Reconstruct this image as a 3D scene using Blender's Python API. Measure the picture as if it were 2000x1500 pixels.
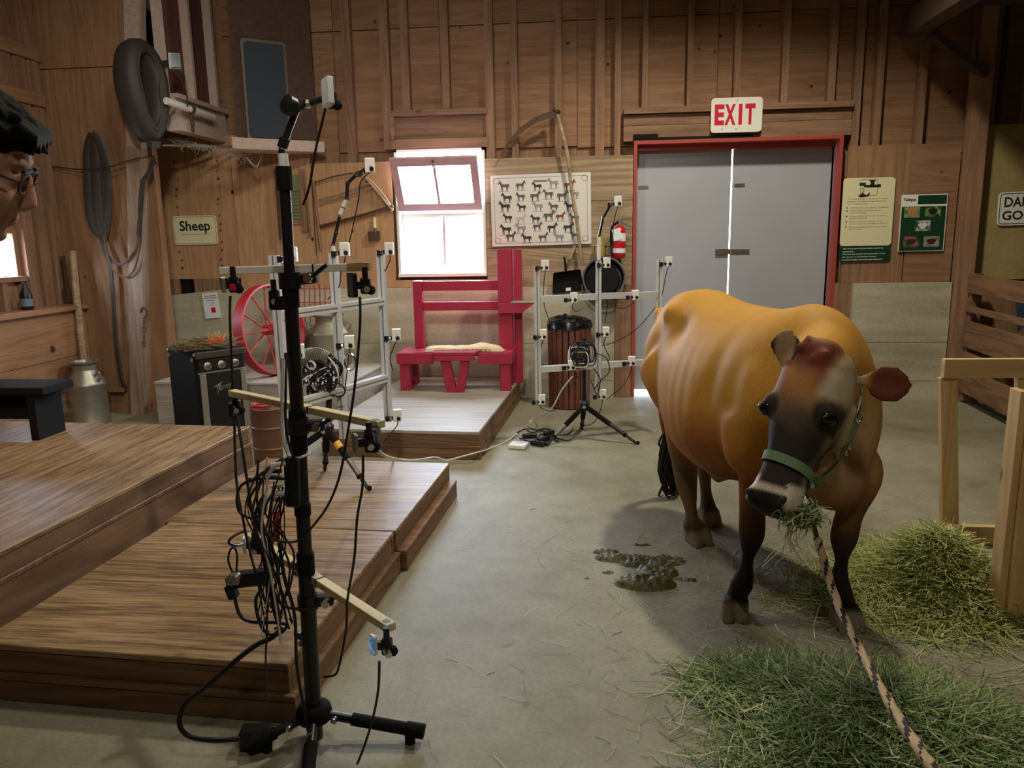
import bpy, bmesh, math, random
from mathutils import Vector, Matrix, noise
random.seed(7)
V = Vector
for o in list(bpy.data.objects): bpy.data.objects.remove(o)
SC = bpy.context.scene
COL = SC.collection

# ------------------------------------------------------------------ camera
CAM_H = 1.5; FPX = 1500.0
YAW, PIT, ROL = math.radians(6), math.radians(10.9), math.radians(1.0)
_f = V((-math.sin(YAW)*math.cos(PIT), math.cos(YAW)*math.cos(PIT), -math.sin(PIT)))
_r = V((math.cos(YAW), math.sin(YAW), 0)); _u = _r.cross(_f)
_r2 = _r*math.cos(ROL) - _u*math.sin(ROL); _u2 = _u*math.cos(ROL) + _r*math.sin(ROL)
CP = V((0, 0, CAM_H))
cd = bpy.data.cameras.new('camera'); cam = bpy.data.objects.new('camera', cd); COL.objects.link(cam)
cd.sensor_width = 36; cd.lens = FPX/2000*36; cd.clip_start = .05; cd.clip_end = 200
cam.matrix_world = Matrix(((_r2.x, _u2.x, -_f.x, CP.x), (_r2.y, _u2.y, -_f.y, CP.y), (_r2.z, _u2.z, -_f.z, CP.z), (0, 0, 0, 1)))
SC.camera = cam

# ------------------------------------------------------------------ world, lamps, exposure
wd = bpy.data.worlds.new('sky'); SC.world = wd; wd.use_nodes = True
_wt = wd.node_tree; _bg = _wt.nodes['Background']
_tc = _wt.nodes.new('ShaderNodeTexCoord'); _sp = _wt.nodes.new('ShaderNodeSeparateXYZ'); _rp = _wt.nodes.new('ShaderNodeValToRGB')   # bright overcast sky over duller ground
_wt.links.new(_tc.outputs['Generated'], _sp.inputs[0]); _wt.links.new(_sp.outputs['Z'], _rp.inputs[0]); _wt.links.new(_rp.outputs[0], _bg.inputs[0])
_rp.color_ramp.elements[0].position = .0; _rp.color_ramp.elements[0].color = (.20, .21, .21, 1); _rp.color_ramp.elements[1].position = .04; _rp.color_ramp.elements[1].color = (.66, .80, 1.0, 1)
_bg.inputs[1].default_value = 95.0
def lamp(name, kind, loc, energy, color, size=.3, aim=None, spot=None, blend=.5, size_y=None):
    d = bpy.data.lights.new(name, kind); d.energy = energy; d.color = color
    if kind == 'AREA':
        d.size = size
        if size_y: d.shape = 'RECTANGLE'; d.size_y = size_y
    else: d.shadow_soft_size = size
    if kind == 'SPOT': d.spot_size = math.radians(spot); d.spot_blend = blend
    o = bpy.data.objects.new(name, d); COL.objects.link(o); o.location = loc
    if aim is not None: o.rotation_euler = (V(aim)-V(loc)).to_track_quat('-Z', 'Y').to_euler()
    return o
WARM = (1.0, .92, .72)
lamp('ceiling_lamp_rear', 'SPOT', (1.1, 4.9, 4.5), 500, WARM, .13, (.9, 4.2, 0), 144, .45)
lamp('ceiling_lamp_left', 'SPOT', (-1.3, 3.3, 4.4), 185, (1.0, .92, .78), .2, (-1.9, 4.6, 0), 128, .5)
lamp('front_fill_spot', 'SPOT', (-.5, .3, 3.8), 430, (1.0, .93, .80), .2, (-2.5, 6.8, 1.1), 66, .6)  # unseen fill spot behind the camera, aimed to brighten the left rear wall
lamp('near_fill_spot', 'SPOT', (.9, .2, 3.9), 115, (1.0, .94, .82), .25, (.9, 2.2, 0), 110, .7)  # unseen fill spot above the camera side, lightens the cow's face
for nm, loc, aim, sx, sy in (('daylight_window', (-1.385, 7.42, 1.72), (-1.385, 0, 1.72), .85, 1.2), ('daylight_side_window', (-4.85, 5.65, 1.43), (0, 5.65, 1.43), .40, .40)):
    o = lamp(nm, 'AREA', loc, 1, (1, 1, 1), sx, aim, size_y=sy); o.data.cycles.is_portal = True
SC.view_settings.view_transform = 'Standard'; SC.view_settings.look = 'None'
SC.view_settings.gamma = 1; SC.view_settings.use_curve_mapping = False
SC.view_settings.exposure = -0.42

# ------------------------------------------------------------------ helpers
def ray(x, y): return _f*FPX + _r2*(x-1000) - _u2*(y-750)
def at(x, y, Y):                       # where the line of sight through a photo pixel meets depth Y
    v = ray(x, y); return CP + v*(Y/v.y)
def atz(x, y, z=0.0):                  # ... meets height z
    v = ray(x, y); return CP + v*((z-CAM_H)/v.z)
def atx(x, y, X):                      # ... meets the plane x = X
    v = ray(x, y); return CP + v*(X/v.x)
def lin(c): return tuple(((q/255)/12.92 if q/255 <= .04045 else ((q/255+.055)/1.055)**2.4) for q in c)
def sm(pts, n=6, closed=False):        # Catmull-Rom resample
    pts = [V(p) for p in pts]; N = len(pts); out = []
    if N < 3: return pts
    for i in range(N if closed else N-1):
        if closed: a, b, c, d = pts[i-1], pts[i], pts[(i+1) % N], pts[(i+2) % N]
        else: a, b, c, d = pts[max(i-1, 0)], pts[i], pts[i+1], pts[min(i+2, N-1)]
        for k in range(n):
            t = k/n
            out.append(.5*((2*b)+(c-a)*t+(2*a-5*b+4*c-d)*t*t+(3*b-a-3*c+d)*t*t*t))
    if not closed: out.append(pts[-1])
    return out
ORG = {}
class MB:
    def __init__(s): s.v = []; s.f = []; s.m = []; s.cur = 0
    def add(s, vs, fs):
        o = len(s.v); s.v += [V(p) for p in vs]; s.f += [tuple(i+o for i in f) for f in fs]; s.m += [s.cur]*len(fs); return s
    def box(s, c, d, M=None):
        c = V(c); hx, hy, hz = d[0]/2, d[1]/2, d[2]/2
        p = [V((x, y, z)) for z in (-hz, hz) for y in (-hy, hy) for x in (-hx, hx)]
        if M is not None: p = [M @ q for q in p]
        return s.add([c+q for q in p], [(0, 2, 3, 1), (4, 5, 7, 6), (0, 1, 5, 4), (2, 6, 7, 3), (0, 4, 6, 2), (1, 3, 7, 5)])
    def bb(s, x0, x1, y0, y1, z0, z1): return s.box(((x0+x1)/2, (y0+y1)/2, (z0+z1)/2), (abs(x1-x0), abs(y1-y0), abs(z1-z0)))
    def bar(s, a, b, w, h, up=(0, 0, 1), w2=None, h2=None):
        a, b, up = V(a), V(b), V(up); t = (b-a).normalized(); sd = t.cross(up)
        if sd.length < 1e-4: sd = t.cross(V((1, 0, 0)))
        sd.normalize(); u = sd.cross(t).normalized(); w2 = w2 or w; h2 = h2 or h
        p = [a-sd*w/2-u*h/2, a+sd*w/2-u*h/2, a+sd*w/2+u*h/2, a-sd*w/2+u*h/2, b-sd*w2/2-u*h2/2, b+sd*w2/2-u*h2/2, b+sd*w2/2+u*h2/2, b-sd*w2/2+u*h2/2]
        return s.add(p, [(0, 1, 2, 3), (7, 6, 5, 4), (0, 4, 5, 1), (1, 5, 6, 2), (2, 6, 7, 3), (3, 7, 4, 0)])
    def tube(s, pts, r, n=8, closed=False, flat=1.0, ref=None):
        pts = [V(p) for p in pts]; N = len(pts); rs = r if isinstance(r, (list, tuple)) else [r]*N
        vs = []; nr = None
        for i in range(N):
            if closed: t = pts[(i+1) % N]-pts[i-1]
            else: t = pts[min(i+1, N-1)]-pts[max(i-1, 0)]
            if t.length < 1e-9: t = V((0, 0, 1))
            t.normalize()
            if ref is not None: nr = V(ref)
            elif nr is None: nr = V((0, 0, 1)) if abs(t.z) < .9 else V((1, 0, 0))
            nr = nr - t*nr.dot(t)
            if nr.length < 1e-6: nr = t.orthogonal()
            nr.normalize(); b = t.cross(nr)
            for k in range(n):
                a = 2*math.pi*k/n
                vs.append(pts[i]+(b*math.cos(a)+nr*math.sin(a)*flat)*rs[i])
        fs = []
        for i in range(N if closed else N-1):
            j = (i+1) % N
            for k in range(n):
                fs.append((i*n+k, i*n+(k+1) % n, j*n+(k+1) % n, j*n+k))
        if not closed: fs += [tuple(range(n-1, -1, -1)), tuple((N-1)*n+k for k in range(n))]
        return s.add(vs, fs)
    def lathe(s, prof, o=(0, 0, 0), axis=(0, 0, 1), n=20, sx=1.0, sy=1.0, ref=None):
        o = V(o); ax = V(axis).normalized(); e = V(ref) if ref else ax.orthogonal(); e = (e-ax*e.dot(ax)).normalized(); g = ax.cross(e)
        vs = []; fs = []; P = len(prof)
        for (r, h) in prof:
            for k in range(n):
                a = 2*math.pi*k/n; vs.append(o+ax*h+e*(r*math.cos(a)*sx)+g*(r*math.sin(a)*sy))
        for i in range(P-1):
            for k in range(n): fs.append((i*n+k, i*n+(k+1) % n, (i+1)*n+(k+1) % n, (i+1)*n+k))
        if prof[0][0] > 1e-5: fs.append(tuple(range(n-1, -1, -1)))
        if prof[-1][0] > 1e-5: fs.append(tuple((P-1)*n+k for k in range(n)))
        return s.add(vs, fs)
    def cyl(s, a, b, r, n=12, r2=None):
        a, b = V(a), V(b); L = (b-a).length
        return s.lathe([(r, 0), (r if r2 is None else r2, L)], a, b-a, n)
    def ell(s, c, r, n=12, M=None):
        c = V(c); vs = []; fs = []; m = max(4, n//2)
        for i in range(m+1):
            t = math.pi*i/m
            for k in range(n):
                a = 2*math.pi*k/n; q = V((r[0]*math.sin(t)*math.cos(a), r[1]*math.sin(t)*math.sin(a), r[2]*math.cos(t)))
                vs.append(c+(M @ q if M is not None else q))
        for i in range(m):
            for k in range(n): fs.append((i*n+k, (i+1)*n+k, (i+1)*n+(k+1) % n, i*n+(k+1) % n))
        return s.add(vs, fs)
    def prism(s, poly, o, ux, uy, t):    # polygon in the (ux, uy) plane at o, thickness t along ux x uy
        o, ux, uy = V(o), V(ux), V(uy); w = ux.cross(uy).normalized(); n = len(poly)
        a = [o+ux*p[0]+uy*p[1] for p in poly]; b = [p+w*t for p in a]
        return s.add(a+b, [tuple(range(n-1, -1, -1)), tuple(range(n, 2*n))]+[(i, (i+1) % n, n+(i+1) % n, n+i) for i in range(n)])
    def build(s, name, mat, parent=None, smooth=False, bevel=0, org=None, auto=None):
        if parent is not None: o0 = ORG[parent.name]
        else: o0 = V(org) if org is not None else sum(s.v, V())/len(s.v)
        me = bpy.data.meshes.new(name); me.from_pydata([p-o0 for p in s.v], [], s.f); me.validate()
        for m in (mat if isinstance(mat, (list, tuple)) else [mat]): me.materials.append(m)
        if isinstance(mat, (list, tuple)) and len(me.polygons) == len(s.m):
            for p, i in zip(me.polygons, s.m): p.material_index = i
        bm = bmesh.new(); bm.from_mesh(me); bmesh.ops.remove_doubles(bm, verts=bm.verts, dist=1e-6); bmesh.ops.recalc_face_normals(bm, faces=bm.faces); bm.to_mesh(me); bm.free()
        if smooth:
            for p in me.polygons: p.use_smooth = True
            try: me.set_sharp_from_angle(angle=math.radians(auto or 40))
            except Exception: pass
        o = bpy.data.objects.new(name, me); COL.objects.link(o)
        if parent is not None: o.parent = parent
        else: o.location = o0
        ORG[o.name] = o0
        if bevel:
            b = o.modifiers.new('bevel', 'BEVEL'); b.width = bevel; b.segments = 1; b.limit_method = 'ANGLE'
        return o
def tag(o, label=None, cat=None, group=None, kind=None):
    if label: o['label'] = label
    if cat: o['category'] = cat
    if group: o['group'] = group
    if kind: o['kind'] = kind
    return o
def thing(name, label, cat, loc, group=None):
    o = bpy.data.objects.new(name, None); COL.objects.link(o); o.location = V(loc); o.empty_display_size = .05
    ORG[o.name] = V(loc); return tag(o, label, cat, group)
def struct(o): return tag(o, kind='structure')
def part_copy(src, parent, off=(0, 0, 0), name=None):
    c = src.copy(); COL.objects.link(c); c.parent = parent; c.location = V(src.location)+V(off); ORG[c.name] = ORG[parent.name]; return c
def text(name, s, mat, parent, c, ux, uy, w=None, h=None, depth=.0008, bold=0.0, shear=0, align=.5):
    cu = bpy.data.curves.new('t', 'FONT'); cu.body = s; cu.offset = bold; cu.resolution_u = 3; cu.shear = shear
    ob = bpy.data.objects.new('t', cu); COL.objects.link(ob)
    dg = bpy.context.evaluated_depsgraph_get(); me = bpy.data.meshes.new_from_object(ob.evaluated_get(dg))
    bpy.data.objects.remove(ob)
    vs = [v.co.copy() for v in me.vertices]; fs = [tuple(p.vertices) for p in me.polygons]; bpy.data.meshes.remove(me)
    if not vs: return None
    x0, x1 = min(v.x for v in vs), max(v.x for v in vs); y0, y1 = min(v.y for v in vs), max(v.y for v in vs)
    sx = w/(x1-x0) if w else None; sy = h/(y1-y0) if h else None
    sx = sx or sy; sy = sy or sx
    ux, uy = V(ux).normalized(), V(uy).normalized(); n = ux.cross(uy)
    mb = MB(); mb.add([V(c)+ux*((v.x-x0-(x1-x0)*align)*sx)+uy*((v.y-(y0+y1)/2)*sy)+n*depth for v in vs], fs)
    return mb.build(name, mat, parent)
def rrect(w, h, r, n=4):
    out = []
    for cx, cy, a0 in ((w/2-r, h/2-r, 0), (-w/2+r, h/2-r, 90), (-w/2+r, -h/2+r, 180), (w/2-r, -h/2+r, 270)):
        for k in range(n+1):
            a = math.radians(a0+90*k/n); out.append((cx+r*math.cos(a), cy+r*math.sin(a)))
    return out

# ------------------------------------------------------------------ materials
class NT:
    def __init__(s, name):
        s.m = bpy.data.materials.new(name); s.m.use_nodes = True; s.t = s.m.node_tree; s.b = s.t.nodes['Principled BSDF']; s.x = 0
    def n(s, ty, **k):
        q = s.t.nodes.new(ty)
        for a, b in k.items(): setattr(q, a, b)
        return q
    def l(s, a, b): s.t.links.new(a, b)
    def coord(s, scale=(1, 1, 1), rnd=True):
        tc = s.n('ShaderNodeTexCoord'); mp = s.n('ShaderNodeMapping'); mp.inputs['Scale'].default_value = scale
        if rnd:
            oi = s.n('ShaderNodeObjectInfo'); mu = s.n('ShaderNodeMath', operation='MULTIPLY'); mu.inputs[1].default_value = 37.0
            ad = s.n('ShaderNodeVectorMath', operation='ADD'); s.l(oi.outputs['Random'], mu.inputs[0]); s.l(tc.outputs['Object'], ad.inputs[0]); s.l(mu.outputs[0], ad.inputs[1]); s.l(ad.outputs[0], mp.inputs[0])
        else: s.l(tc.outputs['Object'], mp.inputs[0])
        return mp.outputs[0]
    def noise(s, vec, scale, detail=4, rough=.55, dist=0):
        q = s.n('ShaderNodeTexNoise'); q.inputs['Scale'].default_value = scale; q.inputs['Detail'].default_value = detail; q.inputs['Roughness'].default_value = rough; q.inputs['Distortion'].default_value = dist
        s.l(vec, q.inputs['Vector']); return q.outputs['Fac']
    def ramp(s, fac, stops):
        q = s.n('ShaderNodeValToRGB'); e = q.color_ramp.elements
        while len(e) < len(stops): e.new(.5)
        for i, (p, c) in enumerate(stops): e[i].position = p; e[i].color = (*c, 1) if len(c) == 3 else c
        s.l(fac, q.inputs[0]); return q.outputs[0]
    def mix(s, fac, a, b, mode='MIX'):
        q = s.n('ShaderNodeMix', data_type='RGBA', blend_type=mode)
        for sock, val in ((q.inputs[0], fac), (q.inputs[6], a), (q.inputs[7], b)):
            if isinstance(val, (int, float)): sock.default_value = val
            elif isinstance(val, tuple): sock.default_value = (*val, 1) if len(val) == 3 else val
            else: s.l(val, sock)
        return q.outputs[2]
    def bump(s, h, strength=.3, dist=.01):
        q = s.n('ShaderNodeBump'); q.inputs['Strength'].default_value = strength; q.inputs['Distance'].default_value = dist; s.l(h, q.inputs['Height']); s.l(q.outputs[0], s.b.inputs['Normal'])
    def col(s, c):
        if isinstance(c, tuple): s.b.inputs['Base Color'].default_value = (*c, 1)
        else: s.l(c, s.b.inputs['Base Color'])
    def set(s, **k):
        for a, v in k.items(): s.b.inputs[a].default_value = v
        return s
def plain(name, c, rough=.5, metal=0, var=.12, bump=0, scale=30, **k):
    n = NT(name); c = lin(c); v = n.coord()
    f = n.noise(v, scale, 3)
    n.col(n.mix(f, tuple(q*(1-var) for q in c), tuple(min(1, q*(1+var)) for q in c)))
    n.b.inputs['Roughness'].default_value = rough; n.b.inputs['Metallic'].default_value = metal
    if bump: n.bump(f, bump, .004)
    n.set(**k); return n.m
def wood(name, c1, c2, axis='X', scale=1.0, rings=.5, rough=.6, knots=0.0, kcol=(60, 35, 22), stain=0.25, tone=.18, bump=.15, spec=.4, lo_=.28, hi_=.68, fm=.45):
    def ds(c): L = .3*c[0]+.55*c[1]+.15*c[2]; return tuple(min(250, (q*.80+L*.20)*1.05) for q in c)
    c1, c2 = ds(c1), ds(c2)
    n = NT(name); st = {'X': (.07, 1, 1), 'Y': (1, .07, 1), 'Z': (1, 1, .07)}[axis]
    v = n.coord(tuple(q*scale for q in st)); f0 = n.noise(v, 95, 5, .65); f1 = n.noise(v, 24, 4, .55)
    fine = n.mix(fm, f0, f1); lo = n.noise(v, 3.4, 2, .45, .3)
    mu = n.n('ShaderNodeMath', operation='MULTIPLY'); mu.inputs[1].default_value = 95.0; n.l(lo, mu.inputs[0])
    si = n.n('ShaderNodeMath', operation='SINE'); n.l(mu.outputs[0], si.inputs[0]); ma = n.n('ShaderNodeMath', operation='MULTIPLY_ADD'); ma.inputs[1].default_value = .5; ma.inputs[2].default_value = .5; n.l(si.outputs[0], ma.inputs[0])
    g = n.mix(rings*.55, fine, ma.outputs[0])
    c = n.ramp(g, [(lo_, lin(c2)), (hi_, lin(c1))])
    v2 = n.coord((1, 1, 1)); big = n.noise(v2, 1.7, 3)
    c = n.mix(stain, c, n.ramp(big, [(.3, (.45, .4, .36)), (.7, (1, 1, 1))]), 'MULTIPLY')
    oi = n.n('ShaderNodeObjectInfo'); tr = n.ramp(oi.outputs['Random'], [(0, (1-tone,)*3), (1, (1, 1, 1))]); c = n.mix(1.0, c, tr, 'MULTIPLY')
    if knots:
        vo = n.n('ShaderNodeTexVoronoi', feature='F1'); vo.inputs['Scale'].default_value = knots; n.l(n.coord((1, 1, 1) if axis != 'Z' else (1, 1, .8)), vo.inputs['Vector'])
        k = n.ramp(vo.outputs['Distance'], [(.04, (1, 1, 1)), (.085, (0, 0, 0))]); c = n.mix(k, c, lin(kcol))
    n.col(c); n.b.inputs['Roughness'].default_value = rough; n.b.inputs['Specular IOR Level'].default_value = spec; n.bump(g, bump, .004); return n.m
M = {}
M['ply'] = wood('plywood_sheathing', (178, 128, 90), (136, 92, 62), 'X', 1.0, .25, .75, 4.2, stain=.35)
M['plyv'] = wood('plywood_upright', (176, 128, 86), (134, 92, 60), 'Z', 1.0, .25, .75, 4.2, stain=.35)
M['plylit'] = wood('plywood_lit_copy', (214, 162, 112), (178, 128, 84), 'Z', 1.0, .25, .75, 4.2, stain=.25)  # lit copy of the upright plywood, brightened for the dim alcove and lower panels
M['stud'] = wood('stud_timber', (172, 126, 94), (128, 90, 64), 'Z', 1.0, .25, .75, 0, stain=.3)
M['rail'] = wood('header_timber', (168, 124, 92), (120, 84, 60), 'X', 1.0, .3, .75, 1.6, stain=.3)
M['greywood'] = wood('weathered_plank', (192, 164, 126), (142, 114, 82), 'X', 1.0, .4, .8, 1.6, stain=.25)
M['depthwood'] = wood('plain_timber_lengthwise', (186, 136, 92), (140, 96, 62), 'Y', 1.0, .25, .75, 2.0, stain=.3)
M['palewood'] = wood('dusty_pale_timber', (212, 188, 172), (176, 150, 136), 'Y', 1.0, .06, .85, 0)
M['redply'] = wood('red_stained_plywood', (128, 74, 62), (92, 50, 44), 'Z', 1.0, .2, .8, 0)
M['darkwood'] = wood('dark_loft_timber', (96, 66, 50), (66, 45, 34), 'X', 1.0, .08, .8, 0)
M['stage'] = wood('worn_stage_plywood', (184, 144, 92), (112, 78, 42), 'X', .8, .14, .5, 0, stain=.35, tone=.1, bump=.2, lo_=.38, hi_=.60, fm=.3)
M['stagey'] = wood('worn_stage_plank', (180, 140, 92), (112, 78, 44), 'Y', .8, .14, .5, 0, stain=.35, tone=.1, bump=.2, lo_=.38, hi_=.60, fm=.3)
M['fascia'] = wood('stage_fascia_board', (148, 106, 70), (108, 74, 46), 'X', .9, .4, .6, 0, stain=.4)
M['fasciay'] = wood('stage_fascia_board_lengthwise', (152, 110, 74), (112, 78, 50), 'Y', .9, .4, .6, 0, stain=.4)
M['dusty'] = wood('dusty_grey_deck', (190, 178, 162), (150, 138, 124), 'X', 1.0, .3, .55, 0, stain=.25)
M['newwood'] = wood('fresh_pale_lumber', (226, 186, 118), (200, 154, 88), 'Z', 1.0, .3, .6, 2.2, stain=.12, tone=.08)
M['newwoodx'] = wood('fresh_pale_lumber_flat', (226, 190, 124), (202, 158, 92), 'X', 1.0, .3, .6, 2.2, stain=.12, tone=.08)
M['stick'] = wood('cream_softwood_batten', (236, 220, 170), (218, 196, 138), 'X', 1.0, .1, .55, 0, stain=.05, tone=.04)
M['post'] = wood('greyed_post_timber', (176, 150, 128), (132, 106, 88), 'Z', 1.0, .3, .85, 0)
M['whitestick'] = wood('white_painted_batten', (236, 230, 212), (214, 204, 178), 'X', 1.0, .1, .5, 0, stain=.1, tone=.02)
M['board'] = wood('brown_stall_board', (158, 112, 74), (110, 74, 48), 'Y', 1.0, .4, .75, 2.0)
def concrete(name, c, c2, streak=(1, 1, 1), rough=.85):
    n = NT(name); v = n.coord(streak, False); a = n.noise(v, 1.6, 8, .65); b = n.noise(n.coord((1, 1, 1), False), 40, 4)
    col = n.ramp(a, [(.28, lin(c2)), (.62, lin(c))]); col = n.mix(.25, col, n.ramp(b, [(.35, (.55, .53, .5)), (.6, (1, 1, 1))]), 'MULTIPLY')
    n.col(col); n.b.inputs['Roughness'].default_value = rough; n.bump(b, .25, .004); return n
M['conc'] = concrete('board_formed_concrete', (200, 194, 172), (150, 142, 118), (.35, .35, 2.4)).m
_n = NT('worn_concrete_floor'); _v = _n.coord((1, 1, 1), False)
_a = _n.noise(_v, .9, 9, .62, .4); _b = _n.noise(_v, 55, 5, .7); _c = _n.noise(_v, 6, 6, .7)
_col = _n.ramp(_a, [(.3, lin((124, 115, 92))), (.5, lin((152, 146, 124))), (.72, lin((164, 159, 140)))])
_col = _n.mix(.35, _col, _n.ramp(_c, [(.36, (.62, .58, .5)), (.56, (1, 1, 1))]), 'MULTIPLY'); _col = _n.mix(.3, _col, _n.ramp(_b, [(.4, (.6, .57, .5)), (.55, (1, 1, 1))]), 'MULTIPLY')
_n.col(_col); _n.b.inputs['Roughness'].default_value = .62; _n.bump(_b, .2, .003); M['floor'] = _n.m
M['pink'] = plain('raspberry_paint', (166, 38, 66), .42, var=.10, scale=9)
M['red'] = plain('old_red_paint', (176, 36, 44), .5, var=.2, scale=14)
M['maroon'] = plain('maroon_paint_flare', (206, 164, 170), .55, var=.15, scale=12)  # maroon lightened toward pink, window flare put into the colour
M['jamb'] = plain('brick_red_jamb_paint', (166, 66, 54), .55, var=.2, scale=8)
M['door'] = plain('grey_door_paint', (172, 176, 186), .5, var=.06, scale=4, bump=.05)
M['steel'] = plain('dull_steel', (120, 112, 100), .45, .7, var=.3)
M['iron'] = plain('rusty_iron', (92, 70, 52), .7, .4, var=.35)
M['galv'] = plain('galvanised_metal', (168, 164, 152), .42, .75, var=.22, scale=14)
M['oldgalv'] = plain('tarnished_can_metal', (150, 142, 122), .55, .5, var=.25, scale=14)
M['alu'] = plain('aluminium_extrusion', (214, 215, 216), .4, .25, var=.04)
M['alud'] = plain('aluminium_slot_shadow', (120, 122, 124), .5, .5, var=.04)
M['black'] = plain('black_plastic', (22, 22, 24), .38, var=.15)
M['blackm'] = plain('matte_black_rubber', (22, 21, 20), .85, var=.2, **{'Specular IOR Level': .2})
M['cable'] = plain('black_cable', (24, 22, 20), .5, var=.1)
M['brcable'] = plain('brown_cable', (60, 44, 30), .6, var=.1)
M['wcable'] = plain('white_cable', (222, 218, 208), .5, var=.05)
M['white'] = plain('white_plastic', (236, 234, 228), .4, var=.02)
M['chrome'] = plain('chrome', (215, 215, 215), .15, 1, var=.05)
M['leather'] = plain('dusty_black_leather', (58, 52, 46), .6, var=.3, bump=.2, scale=20)
M['strap'] = plain('brown_strap_leather', (84, 60, 38), .6, var=.3, bump=.2, scale=24)
M['cream'] = plain('cream_sign_enamel', (232, 226, 186), .4, var=.02)
M['signw'] = plain('white_sign_enamel', (238, 236, 228), .35, var=.02)
M['exitr'] = plain('red_sign_ink', (206, 22, 62), .4, var=.02)
M['ink'] = plain('black_ink', (34, 32, 30), .5, var=.05)
M['greyink'] = plain('grey_ink', (128, 122, 104), .6, var=.05)
M['green'] = plain('dark_green_print', (22, 62, 42), .4, var=.05)
M['paper'] = plain('white_paper', (232, 236, 242), .6, var=.02)
M['sack'] = plain('kraft_feed_sack', (206, 180, 130), .75, var=.15, bump=.2)
M['blue'] = plain('slate_blue_grille', (40, 48, 58), .7, var=.25, scale=60)
M['blued'] = plain('blue_tarp', (60, 82, 112), .6, var=.3, scale=6)
M['cobweb'] = plain('dusty_cobweb', (190, 184, 172), .95, var=.1)
M['drum'] = plain('brown_drum_paint', (112, 76, 58), .5, .2, var=.3, scale=8)
M['slat'] = plain('brown_slat_plastic', (110, 62, 48), .5, var=.15)
M['bag'] = plain('black_bin_bag', (20, 20, 22), .25, var=.2)
M['screen'] = plain('phone_screen_glass', (60, 92, 110), .12, var=.5, scale=40)
_n = NT('lit_phone_screen'); _n.col((.02, .02, .02)); _f2 = _n.noise(_n.coord(), 45, 2); _n.l(_n.ramp(_f2, [(.4, lin((60, 130, 190))), (.6, lin((190, 220, 235)))]), _n.b.inputs['Emission Color']); _n.b.inputs['Emission Strength'].default_value = .55; M['lit'] = _n.m
M['yellow'] = plain('yellow_grip', (226, 166, 40), .5)
M['twig'] = plain('dry_twig', (128, 108, 76), .85, var=.3)
M['berry'] = plain('red_berry', (214, 92, 60), .4, var=.3)
M['dung'] = plain('wet_dung', (80, 72, 28), .55, var=.45, bump=.9, scale=34)
M['rope'] = plain('tan_rope', (190, 160, 122), .8, var=.15)
M['ropeb'] = plain('black_rope_strand', (46, 34, 28), .8, var=.2)
M['halter'] = plain('green_webbing', (116, 142, 100), .7, var=.12, bump=.3, scale=90)
_m = bpy.data.materials.new('window_glass'); _m.use_nodes = True; _t = _m.node_tree; _t.nodes.clear()
_o = _t.nodes.new('ShaderNodeOutputMaterial'); _x = _t.nodes.new('ShaderNodeMixShader'); _a = _t.nodes.new('ShaderNodeBsdfTransparent'); _g = _t.nodes.new('ShaderNodeBsdfGlossy'); _g.inputs['Roughness'].default_value = .02
_x.inputs[0].default_value = .06; _t.links.new(_a.outputs[0], _x.inputs[1]); _t.links.new(_g.outputs[0], _x.inputs[2]); _t.links.new(_x.outputs[0], _o.inputs[0]); M['glass'] = _m

# ================================================================== the setting
WB = 7.15            # stud faces of the rear wall; sheathing lies 0.1 behind
WS = 7.25
fl = MB(); fl.bb(-6, 6.5, -3.5, 8.2, -.12, 0); struct(fl.build('floor', M['floor'], org=(0, 2, 0)))
cl = MB(); cl.bb(-6, 6.5, -3.5, 8.2, 5.2, 5.3); struct(cl.build('ceiling', M['darkwood'], org=(0, 2, 5.2)))
b = MB(); b.bb(-6, 6.5, -3.5, -3.4, 0, 5.2); struct(b.build('wall_front', M['ply'], org=(0, -3.4, 0)))
b = MB(); b.bb(5.6, 5.7, -3.4, 7.6, 0, 5.2); struct(b.build('wall_right', M['plyv'], org=(5.6, 2, 0)))

# rear wall: openings for the window and the double door
WX0, WX1, WZ0, WZ1 = -1.80, -.965, 1.14, 2.29
DX0, DX1, DZ1 = .40, 2.12, 2.275
back = MB()
for x0, x1, z0, z1 in ((-5.9, WX0, 0, 5.2), (WX1, DX0, 0, 5.2), (DX1, 5.6, 0, 5.2), (WX0, WX1, 0, WZ0), (WX0, WX1, WZ1, 5.2), (DX0, DX1, DZ1, 5.2)):
    back.bb(x0, x1, WS+.02, WS+.12, z0, z1)
wallb = struct(back.build('wall_back', M['plyv'], org=(0, WS, 0)))
def wpart(name, mat, *boxes, parent=None, **k):
    m = MB()
    for q in boxes: m.bb(*q)
    return m.build(name, mat, parent or wallb, **k)
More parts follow.
